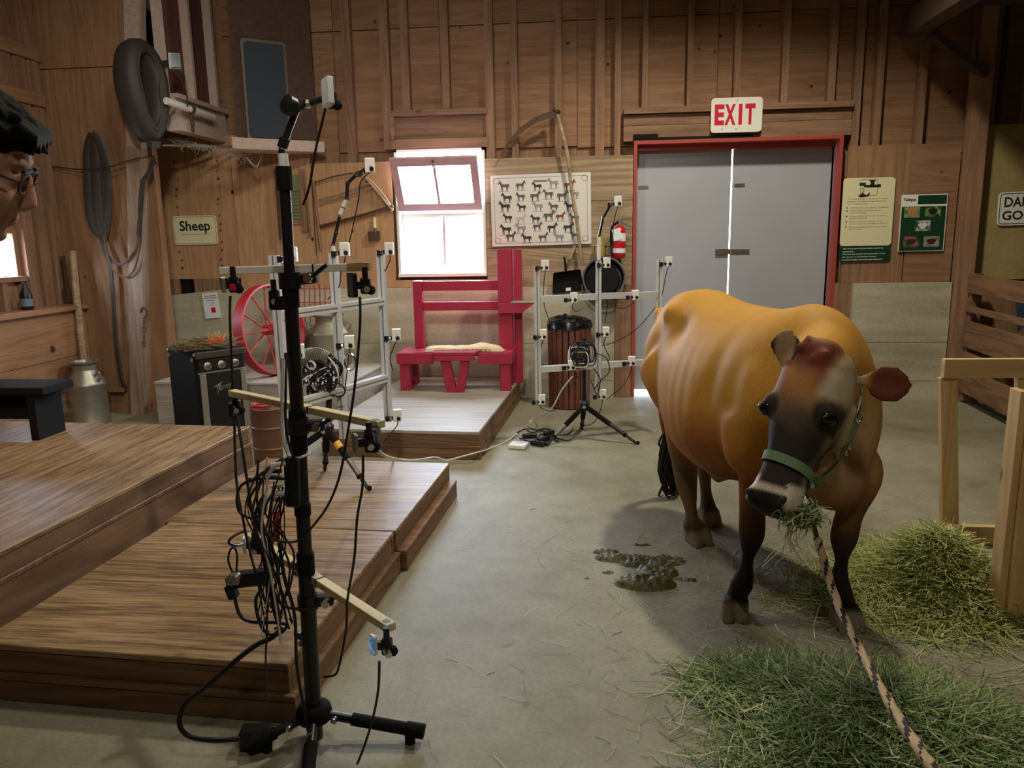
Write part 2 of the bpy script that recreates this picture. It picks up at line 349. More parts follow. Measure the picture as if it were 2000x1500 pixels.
# upper plywood sheets with open joints
zs = at(1000, 46, WS).z
xs = [-3.4, -2.34, -1.36, -.13, 1.09, 2.32, 3.2]
for i in range(len(xs)-1):
    a, c = xs[i]+.003, xs[i+1]-.003
    lo = 2.15 if not (a < WX1 and c > WX0) else WZ1
    if c > DX0 and a < DX1: lo = DZ1
    wpart('plywood_sheet', M['ply'], (a, c, WS-.005, WS+.015, lo, zs-.004))
    wpart('plywood_sheet', M['ply'], (a, c, WS-.005, WS+.015, zs+.004, 4.6))
def px(x, y=150, Y=WB): return at(x, y, Y).x
zb_l = at(900, 312, WB).z; zb_r = at(1750, 283, WB).z
zwh = at(850, 222, WB).z; zdh = at(1440, 208, WB).z
for x, w, z0 in ((679, .075, zb_l), (752, .08, 2.30), (791, .07, zwh), (869, .075, zwh), (955, .075, zb_l), (1004, .06, zb_l), (1090, .06, zb_l), (1172, .08, zb_l), (1207, .055, zb_l),
                 (1260, .05, zdh), (1348, .05, zdh), (1440, .055, zdh), (1534, .055, zdh), (1626, .06, zdh), (1678, .06, zb_r), (1720, .06, zb_r), (1805, .06, zb_r)):
    X = px(x); wpart('wall_stud', M['stud'], (X-w/2, X+w/2, WB+.01, WS-.005, z0, 4.7))
# header over the window, blocking and box
xa, xb = px(758), px(950)
wpart('window_header', M['rail'], (xa, xb, WB-.01, WS-.01, zwh-.01, zwh+.035))
wpart('header_board', M['rail'], (xa+.03, xb, WB+.05, WS-.01, at(850, 283, WB).z+.05, zwh-.012))
wpart('header_board', M['rail'], (xa, xb, WB-.005, WS-.01, WZ1+.005, at(850, 281, WB).z+.045))
wpart('header_board', M['rail'], (xa, xa+.035, WB-.005, WS-.012, at(850, 283, WB).z+.048, zwh-.012))
# header over the double door
xa, xb = px(1219), px(1669)
wpart('door_header', M['rail'], (xa, xb, WB-.03, WS-.005, zdh-.035, zdh+.015))
wpart('header_board', M['rail'], (xa, xb, WB+.01, WS-.006, zdh-.13, zdh-.04))
wpart('header_board', M['rail'], (xa, xb, WB-.004, WS-.006, DZ1+.03, zdh-.135))
wpart('torn_strip', M['blackm'], (px(1237, 270), px(1470, 268), WB-.02, WB, DZ1+.025, DZ1+.055))
wpart('torn_strip', M['blackm'], (px(1237, 270), px(1285, 268), WB-.025, WB, DZ1+.05, DZ1+.085))
# weathered planks and plywood under the studs, left of the door
zc = 1.04
for x0, x1, z0, z1 in ((WX1+.005, DX0-.035, 1.80, zb_l), (WX1+.005, DX0-.035, 1.395, 1.795), (WX1+.005, DX0-.035, zc+.003, 1.39)):
    wpart('weathered_plank', M['greywood'], (x0, x1, WB-.02, WB+.01, z0, z1))
wpart('lower_plywood_panel', M['plylit'], (-2.58, WX0-.03, WB-.02, WB+.01, zc+.003, zb_l))
wpart('lower_plywood_panel', M['plylit'], (WX0-.028, WX1+.003, WB-.022, WB+.008, zc+.003, WZ0-.03))
# right of the door: mixed plywood pieces
zt = zb_r
x1 = px(1645, 400)+.02; x2 = px(1770, 400); x3 = 3.12
wpart('lower_plywood_panel', M['plyv'], (x1, x2, WB-.02, WB+.01, zc+.003, zt))
wpart('lower_plywood_panel', M['ply'], (x2+.01, x3, WB-.025, WB+.005, zc+.003, zt))
wpart('filler_batten', M['stud'], (x2-.02, x2+.05, WB-.022, WB+.01, 1.78, zt+.002))
# board-formed concrete stem wall, laid in lifts
hs = [0, .17, .35, .52, .70, .88, zc]
for i in range(6):
    d = (.0, .004, .001, .005, .002, .0)[i]
    wpart('concrete_lift', M['conc'], (-3.4, DX0-.19, WB-.075-d, WS, hs[i], hs[i+1]))
    wpart('concrete_lift', M['conc'], (px(1655, 600)+.02, 3.12, WB-.075-d, WS, hs[i], hs[i+1]))
wpart('jamb_post', M['stud'], (DX0-.185, DX0-.035, WB-.05, WS, 0, zc))
wpart('jamb_post', M['stud'], (DX1+.03, px(1655, 600)+.018, WB-.03, WS, 0, zc))

# door frame, two leaves, latch
dr = struct(MB().bb(DX0-.03, DX0, WB-.03, WS+.1, 0, DZ1+.03).bb(DX1, DX1+.03, WB-.03, WS+.1, 0, DZ1+.03).bb(DX0, DX1, WB-.03, WS+.1, DZ1, DZ1+.03).build('door_1', M['jamb'], org=(1.26, WB, 0)))
mid = px(1424, 500, WS+.05)
for x0, x1 in ((DX0+.004, mid-.006), (mid+.006, DX1-.004)):
    lf = MB().bb(x0, x1, WS+.06, WS+.10, .035, DZ1-.004).build('door_leaf', M['door'], dr)
    MB().bb(x0+.02, x0+.11, WS+.055, WS+.0605, 1.9, 1.93).build('door_hinge', M['steel'], lf)
lz = at(1412, 492, WS).z
lt = MB().bb(px(1399, 492, WS), px(1428, 492, WS), WS+.035, WS+.06, lz-.025, lz+.025).bb(px(1430, 492, WS), px(1466, 492, WS), WS+.05, WS+.06, lz-.02, lz+.02).build('door_latch', M['steel'], dr)
MB().bb(DX0+.004, DX1-.004, WB+.08, WS+.059, DZ1-.05, DZ1).build('door_stop', M['jamb'], dr)

# window: fixed lower sash, upper sash tipped into the room
wi = struct(MB().bb(WX0, WX0+.025, WB-.01, WS+.11, WZ0, WZ1).bb(WX1-.025, WX1, WB-.01, WS+.11, WZ0, WZ1).bb(WX0, WX1, WB-.01, WS+.11, WZ1-.022, WZ1).bb(WX0, WX1, WB-.03, WS+.11, WZ0, WZ0+.03).build('window_1', M['signw'], org=((WX0+WX1)/2, WB, WZ0)))
zm = at(860, 412, WB).z
MB().bb(WX0+.025, WX1-.025, WS-.03, WS+.05, zm-.02, zm+.02).build('window_mullion', M['signw'], wi)
ls = MB().bb(WX0+.026, WX0+.06, WS+.02, WS+.06, WZ0+.03, zm-.02).bb(WX1-.06, WX1-.026, WS+.02, WS+.06, WZ0+.03, zm-.02).bb(WX0+.06, WX1-.06, WS+.02, WS+.06, WZ0+.03, WZ0+.075).bb(WX0+.06, WX1-.06, WS+.02, WS+.06, zm-.055, zm-.02).build('window_sash', M['signw'], wi)
xm = (WX0+WX1)/2
MB().bb(xm-.012, xm+.012, WS+.025, WS+.055, WZ0+.075, zm-.055).build('muntin', M['maroon'], ls)
for a, c in ((WX0+.06, xm-.012), (xm+.012, WX1-.06)): MB().bb(a, c, WS+.038, WS+.042, WZ0+.075, zm-.055).build('window_pane', M['glass'], ls)
# tipped sash
ang = math.radians(33); SH = WZ1-zm-.03; up = V((0, -math.sin(ang), math.cos(ang))); nn = V((0, -math.cos(ang), -math.sin(ang)))
def tb(mb, x0, x1, h0, h1, t=.035): return mb.prism([(x0, h0), (x1, h0), (x1, h1), (x0, h1)], V((0, WB+.0, zm+.022)), (1, 0, 0), up, t)
a, c = WX0+.03, WX1-.03
ts = MB(); tb(ts, a, a+.065, 0, SH); tb(ts, c-.065, c, 0, SH); tb(ts, a+.065, c-.065, 0, .07); tb(ts, a+.065, c-.065, SH-.075, SH)
ts = ts.build('tipped_sash', M['maroon'], wi)
tb(MB(), xm-.012, xm+.012, .07, SH-.075, .028).build('muntin', M['maroon'], ts)
for q0, q1 in ((a+.065, xm-.012), (xm+.012, c-.065)): tb(MB(), q0, q1, .07, SH-.075, .006).build('window_pane', M['glass'], ts)
k = V((xm, WB, zm+.022))+up*(SH-.03)+nn*.02
MB().ell(k, (.022, .022, .022), 8).bar(k, k+V((0, -.02, -.07)), .012, .012).build('sash_catch', M['steel'], ts)
MB().tube([V((WX0+.02, WB-.02, zm+.1)), V((WX0+.05, WB-.2, zm+.36))], .004, 6).build('sash_stay', M['steel'], ts)

# alcove under the loft, left: Sheep-sign plywood and low concrete
YA = 7.12
al = struct(MB().bb(-5.2, -3.41, YA+.02, YA+.08, 0, 2.6).build('wall_alcove', M['ply'], org=(-4, YA, 0)))
xa = at(290, 400, YA).x-.4; xm1 = at(406, 400, YA).x; xm2 = at(480, 400, YA).x; xe = at(534, 400, YA).x
zl = at(350, 545, YA).z
for a, c, d, zz in ((xa, xm1+.26, 0, 2.46), (xm1+.265, xe+.0, -.012, 2.46), (xe+.005, -2.585, .0, 2.3)):
    MB().bb(a, c, YA-.012-d, YA+.012, zl if a < xm1 else zc, zz).build('plywood_sheet', M['plylit'], al)
# nail rows of the sheet
nl = MB()
for r in range(13):
    for xx, jit in ((343, .01), (424, .004)):
        y = 318+r*17+random.uniform(-5, 5); p = at(xx+r*.9+random.uniform(-3, 3), y, YA-.013); nl.cyl(p, p+V((0, -.003, 0)), random.uniform(.007, .013), 7)
tag(nl.build('nail_heads', plain('rust_stained_nail', (84, 48, 30), .8), al), kind='stuff')
# packing blocks in the gap above the concrete
for x0, x1 in ((284, 302), (331, 352), (381, 395), (397, 430)):
    a, c = at(x0, 560, YA).x, at(x1, 560, YA).x; MB().bb(a, c, YA-.01, YA+.02, .93, zl).build('packing_block', M['stud'], al)
MB().bb(-4.6, -3.4, YA+.012, YA+.018, .9, zl).build('gap_shade_sheet', M['blackm'], al)  # black sheet painting in the shade of the open gap
cw = MB(); p0, p1 = at(288, 582, YA-.1), at(432, 566, YA-.1)
cw.prism([(-4.7, 0), (-2.9, 0), (-2.9, p1.z), (p1.x, p1.z), (p0.x, p0.z), (-4.7, p0.z)], (0, YA-.02, 0), (1, 0, 0), (0, 0, 1), .14); cw.build('concrete_stem', M['conc'], al)
# left loft: bulkhead wall at x=-3.4 above its beam, and the soffit
XL = -3.40
lo = struct(MB().bb(XL-.10, XL-.08, 6.36, WS, 2.45, 5.2).build('wall_loft', M['redply'], org=(XL, 6.8, 2.4)))
MB().bb(-5.2, XL-.1, 6.4, WS, 2.45, 2.5).build('loft_soffit', M['darkwood'], lo)
for x in (325, 378, 421, 447):
    p = atx(x, 120, XL); MB().bb(XL-.08, XL-.005, p.y-.02, p.y+.02, 2.6, 5.1).build('wall_stud', M['palewood'], lo)
MB().bb(XL-.09, XL+.03, 6.3, 7.2, at(450, 275, 7.2).z-.02, 2.50).build('loft_beam', M['palewood'], lo)
MB().bb(XL-.09, XL+.0, 6.3, 7.2, 2.50, 2.66).build('loft_board', M['palewood'], lo)
MB().bb(XL-.09, XL+.035, 6.3, 7.2, 2.66, 2.695).build('loft_plate', M['palewood'], lo)
MB().cyl(at(316, 283, 6.42), at(455, 287, 7.0), .012, 10).build('conduit', M['galv'], lo, smooth=True)
# wing wall facing the camera with its leaning end post
YW = 6.35
wg = struct(MB().bb(-4.62, -3.68, YW+.02, YW+.1, 0, 5.2).build('wall_wing', M['plyv'], org=(-4.1, YW, 0)))
zq = at(150, 133, YW).z
MB().add([(-4.62, YW, .0), (-3.93, YW, 0), (-3.70, YW, zq-.004), (-4.62, YW, zq-.004), (-4.62, YW+.02, .0), (-3.93, YW+.02, 0), (-3.70, YW+.02, zq-.004), (-4.62, YW+.02, zq-.004)], [(0, 1, 2, 3), (7, 6, 5, 4), (0, 4, 5, 1), (1, 5, 6, 2), (2, 6, 7, 3), (3, 7, 4, 0)]).build('plywood_sheet', M['plyv'], wg)
MB().bb(-4.62, -3.66, YW, YW+.02, zq+.004, 5.1).build('plywood_sheet', M['plyv'], wg)
ps = MB(); ps.bar(at(276, 840, YW-.03), at(268, 290, YW-.03), .13, .11, (0, 1, 0)); ps.build('end_post', M['post'], wg)
ps = MB(); ps.bar(at(268, 290, YW-.02), at(262, -60, YW-.02), .13, .10, (0, 1, 0)); ps.build('end_post', M['palewood'], wg)
MB().bar(at(98, 500, YW-.03), at(48, -40, YW-.03), .05, .05, (0, 1, 0)).build('corner_batten', M['stud'], wg)
# left wall with its window, ledge and low boarded box
XW = -4.62
lw = MB()
for y0, y1, z0, z1 in ((-3.4, 5.45, 0, 5.2), (5.83, 7.27, 0, 5.2), (5.45, 5.83, 0, 1.25), (5.45, 5.83, 1.62, 5.2)): lw.bb(XW-.1, XW, y0, y1, z0, z1)
lw = struct(lw.build('wall_left', M['depthwood'], org=(XW, 3, 0)))
wn = struct(MB().bb(XW-.1, XW+.02, 5.81, 5.86, 1.25, 1.62).bb(XW-.1, XW+.02, 5.42, 5.46, 1.25, 1.62).bb(XW-.1, XW+.02, 5.46, 5.81, 1.59, 1.62).bb(XW-.1, XW+.06, 5.42, 5.86, 1.21, 1.25).build('window_2', M['stud'], org=(XW, 5.65, 1.25)))
MB().bb(XW-.062, XW-.058, 5.46, 5.81, 1.25, 1.59).build('window_pane', M['glass'], wn)
for y in (5.93, 6.09, 6.25): MB().bb(XW, XW+.07, y-.06, y+.06, .98, 5.1).build('wall_stud', M['stud'], lw)
for y in (5.42, 5.62, 5.84): MB().bb(XW, XW+.05, y-.03, y+.03, .98, 1.21).build('wall_stud', M['stud'], lw)
for z in (2.62, 2.98): MB().bb(XW, XW+.09, 4.0, 6.3, z, z+.10).build('wall_rail', M['depthwood'], lw)
lb = struct(MB().bb(XW, -4.44, 2.5, YW-.02, 0, .945).build('wall_low_box', M['depthwood'], org=(-4.5, 4.5, 0)))
MB().bb(XW, -4.38, 2.5, YW-.03, .945, .985).build('box_ledge', M['depthwood'], lb)
for z0, z1 in ((.0, .55), (.555, .94)): MB().bb(-4.44, -4.425, 2.5, YW-.03, z0, z1).build('box_board', M['depthwood'], lb)
# right side: stall post, end bay, loft overhang
pp = struct(MB().bb(3.13, 3.26, WB-.15, WB-.02, 0, 5.0).build('trim_1', M['stud'], org=(3.2, WB-.1, 0)))
rb = struct(MB().bb(3.26, 5.6, WB-.02, WB+.04, .0, 5.2).build('wall_stall', M['plyv'], org=(4, WB, 0)))
MB().bb(3.28, 5.6, WB-.04, WB-.021, 1.06, 2.35).build('plywood_sheet', concrete('stall_plywood', (176, 158, 106), (140, 122, 78)).m, rb)
MB().bb(3.36, 3.50, WB-.14, WB-.022, 2.36, 4.6).build('wall_stud', M['darkwood'], rb)
ov = struct(MB().bb(2.62, 5.6, 4.2, WB-.16, 3.25, 3.30).build('ceiling_loft', M['darkwood'], org=(4, 6, 3.3)))
MB().bb(2.55, 2.70, 3.6, WB-.02, 3.06, 3.25).build('loft_beam', M['darkwood'], ov)
MB().bb(2.56, 5.6, 5.9, 6.05, 3.06, 3.249).build('loft_joist', M['darkwood'], ov)
MB().bar((3.195, WB-.16, 2.72), (2.75, WB-.16, 3.06), .06, .10, (0, 1, 0)).build('loft_brace', M['darkwood'], ov)

# ================================================================== stages
TH = math.radians(2.9); GX = V((math.cos(TH), -math.sin(TH), 0)); GY = V((math.sin(TH), math.cos(TH), 0))
def stage(name, label, fr, w, d, z0, z1, deck, fx, fy, deck_t=.022, planks=0):
    """A stage tier: fr is its front right corner on plan, w goes left, d goes back."""
    fr = V((fr[0], fr[1], 0)); c = fr - GX*w/2 + GY*d/2; t = thing(name, label, 'platform', (c.x, c.y, z0))
    def slab(nm, a0, a1, b0, b1, za, zb, m):   # a = distance left of fr, b = distance back
        q = [fr-GX*a+GY*b for a, b in ((a0, b0), (a1, b0), (a1, b1), (a0, b1))]
        mb = MB(); mb.add([p+V((0, 0, za)) for p in q]+[p+V((0, 0, zb)) for p in q], [(0, 1, 2, 3), (7, 6, 5, 4), (0, 4, 5, 1), (1, 5, 6, 2), (2, 6, 7, 3), (3, 7, 4, 0)])
        return mb.build(nm, m, t, bevel=.003)
    n = max(1, planks)
    for i in range(n): slab('deck_board', w*i/n+.001, w*(i+1)/n-.001, 0, d, z1-deck_t, z1, deck)
    slab('front_fascia', .002, w-.002, .004, .03, z0, z1-deck_t-.001, fx)
    slab('rear_fascia', .002, w-.002, d-.03, d-.004, z0, z1-deck_t-.001, fx)
    slab('side_fascia', .004, .03, .031, d-.031, z0, z1-deck_t-.001, fy)
    slab('side_fascia', w-.03, w-.004, .031, d-.031, z0, z1-deck_t-.001, fy)
    return t
def fr(x, y, off=0): return (x+off, y)
stage('stage_tier', 'lower tier of the nearest wooden stage, lying on the concrete floor by the camera stand', (-.918, 2.085), 1.12, 1.13, 0, .1, M['fascia'], M['fascia'], M['fasciay'])
stage('stage_tier', 'upper tier of the nearest wooden stage with worn brown grained plywood deck', (-.94, 2.10), 1.10, 1.105, .1, .2, M['stage'], M['fascia'], M['fasciay'])
stage('stage_tier', 'lower tier of the stage under the left tripod, sticking out past the tier above', (-.835, 3.225), 1.19, 1.04, 0, .1, M['fascia'], M['fascia'], M['fasciay'])
stage('stage_tier', 'upper tier of the stage that the left tripod stands on', (-.878, 3.212), 1.14, 1.06, .1, .2, M['stage'], M['fascia'], M['fasciay'])
p0 = V((-2.145, 2.43, 0))-GY*1.2
stage('stage_tier', 'lower reddish brown tier under the tall long stage at left', (p0.x+.005, p0.y), 2.2, 3.1, .0, .3, M['fascia'], M['fascia'], M['fasciay'])
stage('stage_tier', 'top tier of the tall long stage at left, dusty worn planks', (p0.x, p0.y), 2.2, 3.09, .3, .4, M['stagey'], M['fascia'], M['fasciay'], planks=3)
stage('stage_tier', 'lower tier of the rear stage in front of the pink bench', (-.75, 5.0), 1.14, 2.0, 0, .1, M['fascia'], M['fascia'], M['fasciay'])
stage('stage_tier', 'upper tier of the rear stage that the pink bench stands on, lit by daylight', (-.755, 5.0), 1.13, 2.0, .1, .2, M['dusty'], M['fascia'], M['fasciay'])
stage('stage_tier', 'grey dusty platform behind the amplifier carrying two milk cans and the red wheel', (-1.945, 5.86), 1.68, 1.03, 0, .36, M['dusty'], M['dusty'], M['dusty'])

# ================================================================== pink bench
bn = thing('stanchion_bench', 'raspberry pink painted wooden bench under the open window', 'bench', (-1.17, 6.5, .2))
def bpart(nm, *a, parent=bn, m='pink'): 
    q = MB()
    for i in a: q.bb(*i)
    return q.build(nm, M[m], parent, bevel=.004)
bx0, bx1, by0, by1 = -1.665, -.665, 6.38, 6.78
zs0, zs1 = .40, .53
bpart('seat', (bx0, bx1, by0+.035, by1, .50, .53))
bpart('front_apron', (bx0, -1.345, by0, by0+.034, .435, .529)); bpart('front_apron', (-.955, bx1, by0, by0+.034, .435, .529))
bpart('side_apron', (bx0, bx0+.03, by0+.035, by1, .435, .499)); bpart('side_apron', (bx1-.03, bx1, by0+.035, by1, .435, .499))
fl_ = MB(); fl_.prism([(-1.33, .0), (-.97, 0), (-.935, .17), (-1.345, .17)], (0, by0-.09, .523), (1, 0, 0), (0, 1, 0), .028); fl_.build('flap', M['pink'], bn, bevel=.003)
bpart('flap_edge', (-1.32, -.975, by0-.092, by0-.06, .475, .522))
for x in (-1.60, -.73):
    bpart('leg', (x-.045, x+.045, by0+.02, by0+.11, .2, .434)); bpart('leg', (x-.045, x+.045, by1-.10, by1-.01, .2, .499))
for sx, nm in ((-1, 'v_leg'), (1, 'v_leg')):
    MB().bar((-1.15+sx*.035, by0-.03, .2), (-1.145+sx*.085, by0-.045, .475), .085 if sx < 0 else .075, .05, (0, 1, 0)).build(nm, M['pink'], bn, bevel=.003)
yb = 6.70
bpart('back_post', (at(806, 560, yb).x, at(823, 560, yb).x, yb, yb+.08, .531, at(815, 549, yb).z))
bpart('back_post', (at(973, 560, yb).x, at(1001, 560, yb).x, yb-.04, yb+.05, .2, at(985, 486, yb).z))
bpart('back_post', (at(1001, 560, yb).x+.002, at(1015, 560, yb).x+.01, yb+.06, yb+.12, .2, at(985, 488, yb).z))
for y0, y1 in ((549, 568), (590, 607)):
    bpart('back_rail', (at(823, 560, yb).x+.001, at(973, 560, yb).x-.001, yb+.02, yb+.055, at(890, y1, yb).z, at(890, y0, yb).z))
z0, z1 = at(1000, 612, 6.6).z, at(1000, 593, 6.6).z; x0 = at(974, 600, 6.6).x; x1 = at(1043, 600, 6.6).x
ar = MB(); ar.prism([(x0, z0), (x1-.11, z0), (x1, z1), (x0, z1)], (0, 6.655, 0), (1, 0, 0), (0, 0, 1), .05); ar.build('arm_board', M['pink'], bn, bevel=.003)
bpart('arm_shelf', (x0+.1, x1+.02, 6.60, 6.655+.1, z1+.001, z1+.012), m='dusty')
# feed sack
sk = thing('feed_sack', 'crumpled printed paper feed sack lying on the pink bench seat', 'sack', (-1.1, 6.58, .53))
s_ = MB(); nx, ny = 26, 12
for top in (1, 0):
    off = len(s_.v); vs = []; fs = []
    for j in range(ny+1):
        for i in range(nx+1):
            u, w = i/nx, j/ny; x = -1.44+u*.68+.02*math.sin(w*5); y = 6.43+w*.24
            e = min(u, 1-u, w*.6, (1-w)*.6)*10; h = min(1, max(0, e))**.5*.03+.014*noise.noise(V((x*14, y*14, 3)))+.022*math.exp(-((u-.75)**2/.02+(w-.8)**2/.1))
            vs.append((x, y, .533+(max(.004, h) if top else 0)))
    for j in range(ny):
        for i in range(nx): a = j*(nx+1)+i; fs.append((a, a+1, a+nx+2, a+nx+1) if top else (a, a+nx+1, a+nx+2, a+1))
    s_.add(vs, fs)
n1 = (nx+1)*(ny+1); rim = [i for i in range(nx+1)]+[(nx+1)*k+nx for k in range(1, ny+1)]+[(nx+1)*ny+i for i in range(nx-1, -1, -1)]+[(nx+1)*k for k in range(ny-1, 0, -1)]
for a, c in zip(rim, rim[1:]+rim[:1]): s_.f.append((a, c, c+n1, a+n1)); s_.m.append(0)
s_.build('bag', M['sack'], sk, smooth=True)
text('printed_text', 'DUP FEED', M['ink'], sk, (-1.02, 6.424, .547), (1, 0, 0), (0, .35, .94), w=.34, h=.022, depth=.002)
MB().bb(-1.42, -1.25, 6.425, 6.436, .535, .55).build('folded_edge', M['paper'], sk)

# ================================================================== amplifier and wreath
za = .72; FL, FR, BL = atz(381, 689, za), atz(480, 677, za), atz(320, 677, za)
ax = (FR-FL).normalized(); ay = V((-ax.y, ax.x, 0)); aw = (FR-FL).length; ad = .50
am = thing('guitar_amplifier', 'black guitar amplifier with three knobs, dried wreath on top', 'amplifier', (FL.x, FL.y, 0))
def ap(a, b, z): return V((FL.x, FL.y, 0))+ax*a+ay*b+V((0, 0, z))
def abox(nm, a0, a1, b0, b1, z0, z1, m, parent=am, bevel=.004):
    q = [ap(a, b, 0) for a, b in ((a0, b0), (a1, b0), (a1, b1), (a0, b1))]; mb = MB()
    mb.add([p+V((0, 0, z0)) for p in q]+[p+V((0, 0, z1)) for p in q], [(0, 1, 2, 3), (7, 6, 5, 4), (0, 4, 5, 1), (1, 5, 6, 2), (2, 6, 7, 3), (3, 7, 4, 0)])
    return mb.build(nm, m, parent, bevel=bevel)
abox('cabinet', 0, aw, .02, ad, .02, za, M['blackm'], bevel=.018)
for a in (.03, aw-.05):
    for b_ in (.05, ad-.05): MB().cyl(ap(a+.01, b_, 0), ap(a+.01, b_, .02), .02, 10).build('foot', M['blackm'], am)
abox('top_rim', .0, aw, -.005, .021, za-.055, za-.002, M['leather'], bevel=.008)
cp = abox('control_panel', .02, aw-.02, .004, .021, za-.15, za-.06, M['black'])
for i, a in enumerate((.085, .19, .295)):
    o = ap(a, .0, za-.11); MB().lathe([(.03, 0), (.026, .004), (.014, .006), (.012, .022), (0, .022)], o+ay*.004, -ay, 14).build('knob', M['galv'], cp, smooth=True)
    MB().bar(o-ay*.02+ax*-.012+V((0, 0, -.012)), o-ay*.02+ax*.012+V((0, 0, .012)), .006, .006).build('pointer', M['black'], cp)
abox('trim_strip', .01, aw-.01, .008, .021, za-.165, za-.152, M['galv'])
abox('grille_cloth', .075, aw-.055, .012, .021, .03, za-.167, M['black'])
abox('silver_stripe', .022, .072, .008, .021, .03, za-.167, M['galv']); abox('silver_stripe', aw-.052, aw-.01, .008, .021, .03, za-.167, M['galv'])
for b_, z in ((.06, za-.06), (ad-.04, za-.06), (.02, za-.02), (ad-.02, za-.02)): MB().cyl(ap(.004, b_, z), ap(-.008, b_, z), .017 if z < .68 else .012, 10).build('corner_stud', M['galv'], am)
# jagged angular logo
lg = ap(.195, .011, .44)
text('logo', 'Peavey', M['galv'], am, lg, ax+V((0, 0, .16)), V((0, 0, 1)), w=.12, h=.062, depth=.003, shear=.35)
MB().prism([(-.085, .008), (-.01, .045), (-.02, .028), (-.055, -.055), (-.035, .012)], lg-ay*.002, ax, (0, 0, 1), .002).build('logo_flash', M['galv'], am)
wr = thing('dried_wreath', 'dried twig wreath with red berries lying on the black amplifier', 'wreath', ap(aw/2, ad/2, za))
tw = MB(); rw = random.Random(3); wc = ap(aw/2-.03, .2, za+.03)
for i in range(420):
    a = rw.uniform(0, 2*math.pi); R = .15+rw.gauss(0, .025); c = wc+ax*math.cos(a)*R*1.25+ay*math.sin(a)*R+V((0, 0, rw.uniform(-.02, .03)))
    t = (-ax*math.sin(a)*1.25+ay*math.cos(a)+V((rw.uniform(-.4, .4), rw.uniform(-.4, .4), rw.uniform(-.3, .35)))).normalized()*rw.uniform(.03, .075)
    if rw.random() < .25: t += (c-wc).normalized()*.05
    tw.tube([c-t, c, c+t], rw.uniform(.0015, .003), 3)
tag(tw.build('twig', M['twig'], wr), kind='stuff')
be = MB()
for i in range(46): c = wc-ay*.13+ax*rw.uniform(-.04, .08)+V((0, 0, rw.uniform(.0, .055)))+ay*rw.uniform(-.03, .03); be.ell(c, (.0095,)*3, 6)
tag(be.build('berry', M['berry'], wr, smooth=True), kind='stuff')
gr = MB()
for i in range(70):
    c = wc+ax*rw.uniform(.03, .12)-ay*.03; d = V((rw.uniform(-.6, .6), rw.uniform(-.5, .5), 1)).normalized(); gr.tube([c, c+d*rw.uniform(.04, .10)], .002, 3)
tag(gr.build('dry_grass', plain('straw_sprig', (204, 184, 110), .8), wr), kind='stuff')

# ================================================================== milk cans
def milk_can(label, c, R, H, m, handles=True, lid=False, rot=0):
    t = thing('milk_can', label, 'milk can', c); c = V(c)
    MB().lathe([(R*.94, 0), (R, .01*H), (R, .03*H), (R*.97, .05*H), (R*.97, .60*H), (R, .615*H), (R, .64*H), (R*.95, .67*H), (R*.62, .83*H), (R*.58, .86*H)], c, n=28).build('body', m, t, smooth=True)
    MB().lathe([(R*.585, .86*H), (R*.6, .94*H), (R*.78, .975*H), (R*.80, 1.0*H), (R*.60, .995*H), (R*.52, .90*H), (0, .88*H)], c, n=24).build('neck', m, t, smooth=True)
    if handles:
        for s in (-1, 1):
            e = V((math.cos(rot)*s, math.sin(rot)*s, 0))
            MB().tube(sm([c+e*R*.74+V((0, 0, .77*H)), c+e*R*1.02+V((0, 0, .84*H)), c+e*R*1.08+V((0, 0, .76*H)), c+e*R*.93+V((0, 0, .685*H))], 5), .010, 6).build('handle', m, t, smooth=True)
    if lid: MB().lathe([(R*.56, 1.0*H), (R*.5, 1.06*H), (R*.15, 1.10*H), (0, 1.1*H)], c, n=18).build('lid', m, t, smooth=True)
    return t
milk_can('galvanised milk can standing on the floor beside the black bench', (-4.24, 5.97, 0), .155, .535, M['galv'], rot=-.3)
milk_can('small dark milk can half hidden behind the black bench', (-3.93, 5.2, 0), .085, .44, M['iron'], True)
milk_can('wide tarnished milk can standing on the grey platform behind the left rail frame', (at(645, 690, 6.8).x, 6.8, .36), .185, .47, M['oldgalv'], rot=.2)
milk_can('slimmer milk can on the grey platform partly behind the camera stand', (at(577, 690, 6.85).x, 6.85, .36), .15, .42, M['oldgalv'], rot=1.2)

# red spoked wheel
wc = at(527, 622, 6.28); wc.z = .36+.392
n_ = V((.95, -.31, .10)).normalized(); e1 = V((0, 0, 1)); e1 = (e1-n_*e1.dot(n_)).normalized(); e2 = n_.cross(e1)
wh = thing('wagon_wheel', 'red iron spoked wagon wheel leaning against the concrete wall', 'wheel', (wc.x, wc.y, .36))
ring = lambda R, o: [wc+n_*o+(e1*math.cos(2*math.pi*i/40)+e2*math.sin(2*math.pi*i/40))*R for i in range(40)]
rm = MB(); prof = [(.385, -.05), (.385, .05), (.368, .05), (.368, -.05)]
for i in range(40):
    a0, a1 = 2*math.pi*i/40, 2*math.pi*(i+1)/40; q = []
    for a in (a0, a1):
        for R, o in prof: q.append(wc+n_*o+(e1*math.cos(a)+e2*math.sin(a))*R)
    rm.add(q, [(0, 1, 5, 4), (1, 2, 6, 5), (2, 3, 7, 6), (3, 0, 4, 7)])
rm.build('rim', M['red'], wh, smooth=True)
MB().cyl(wc-n_*.07, wc+n_*.07, .045, 14).build('hub', M['red'], wh, smooth=True)
for i in range(12):
    a = 2*math.pi*i/12; d = e1*math.cos(a)+e2*math.sin(a); MB().cyl(wc+n_*(.04 if i % 2 else -.04)+d*.04, wc+d*.37, .007, 6).build('spoke', M['red'], wh)
cr = thing('wire_crate', 'pinkish wire crate leaning behind the red wheel', 'crate', (wc.x+.14, 6.9, .36))
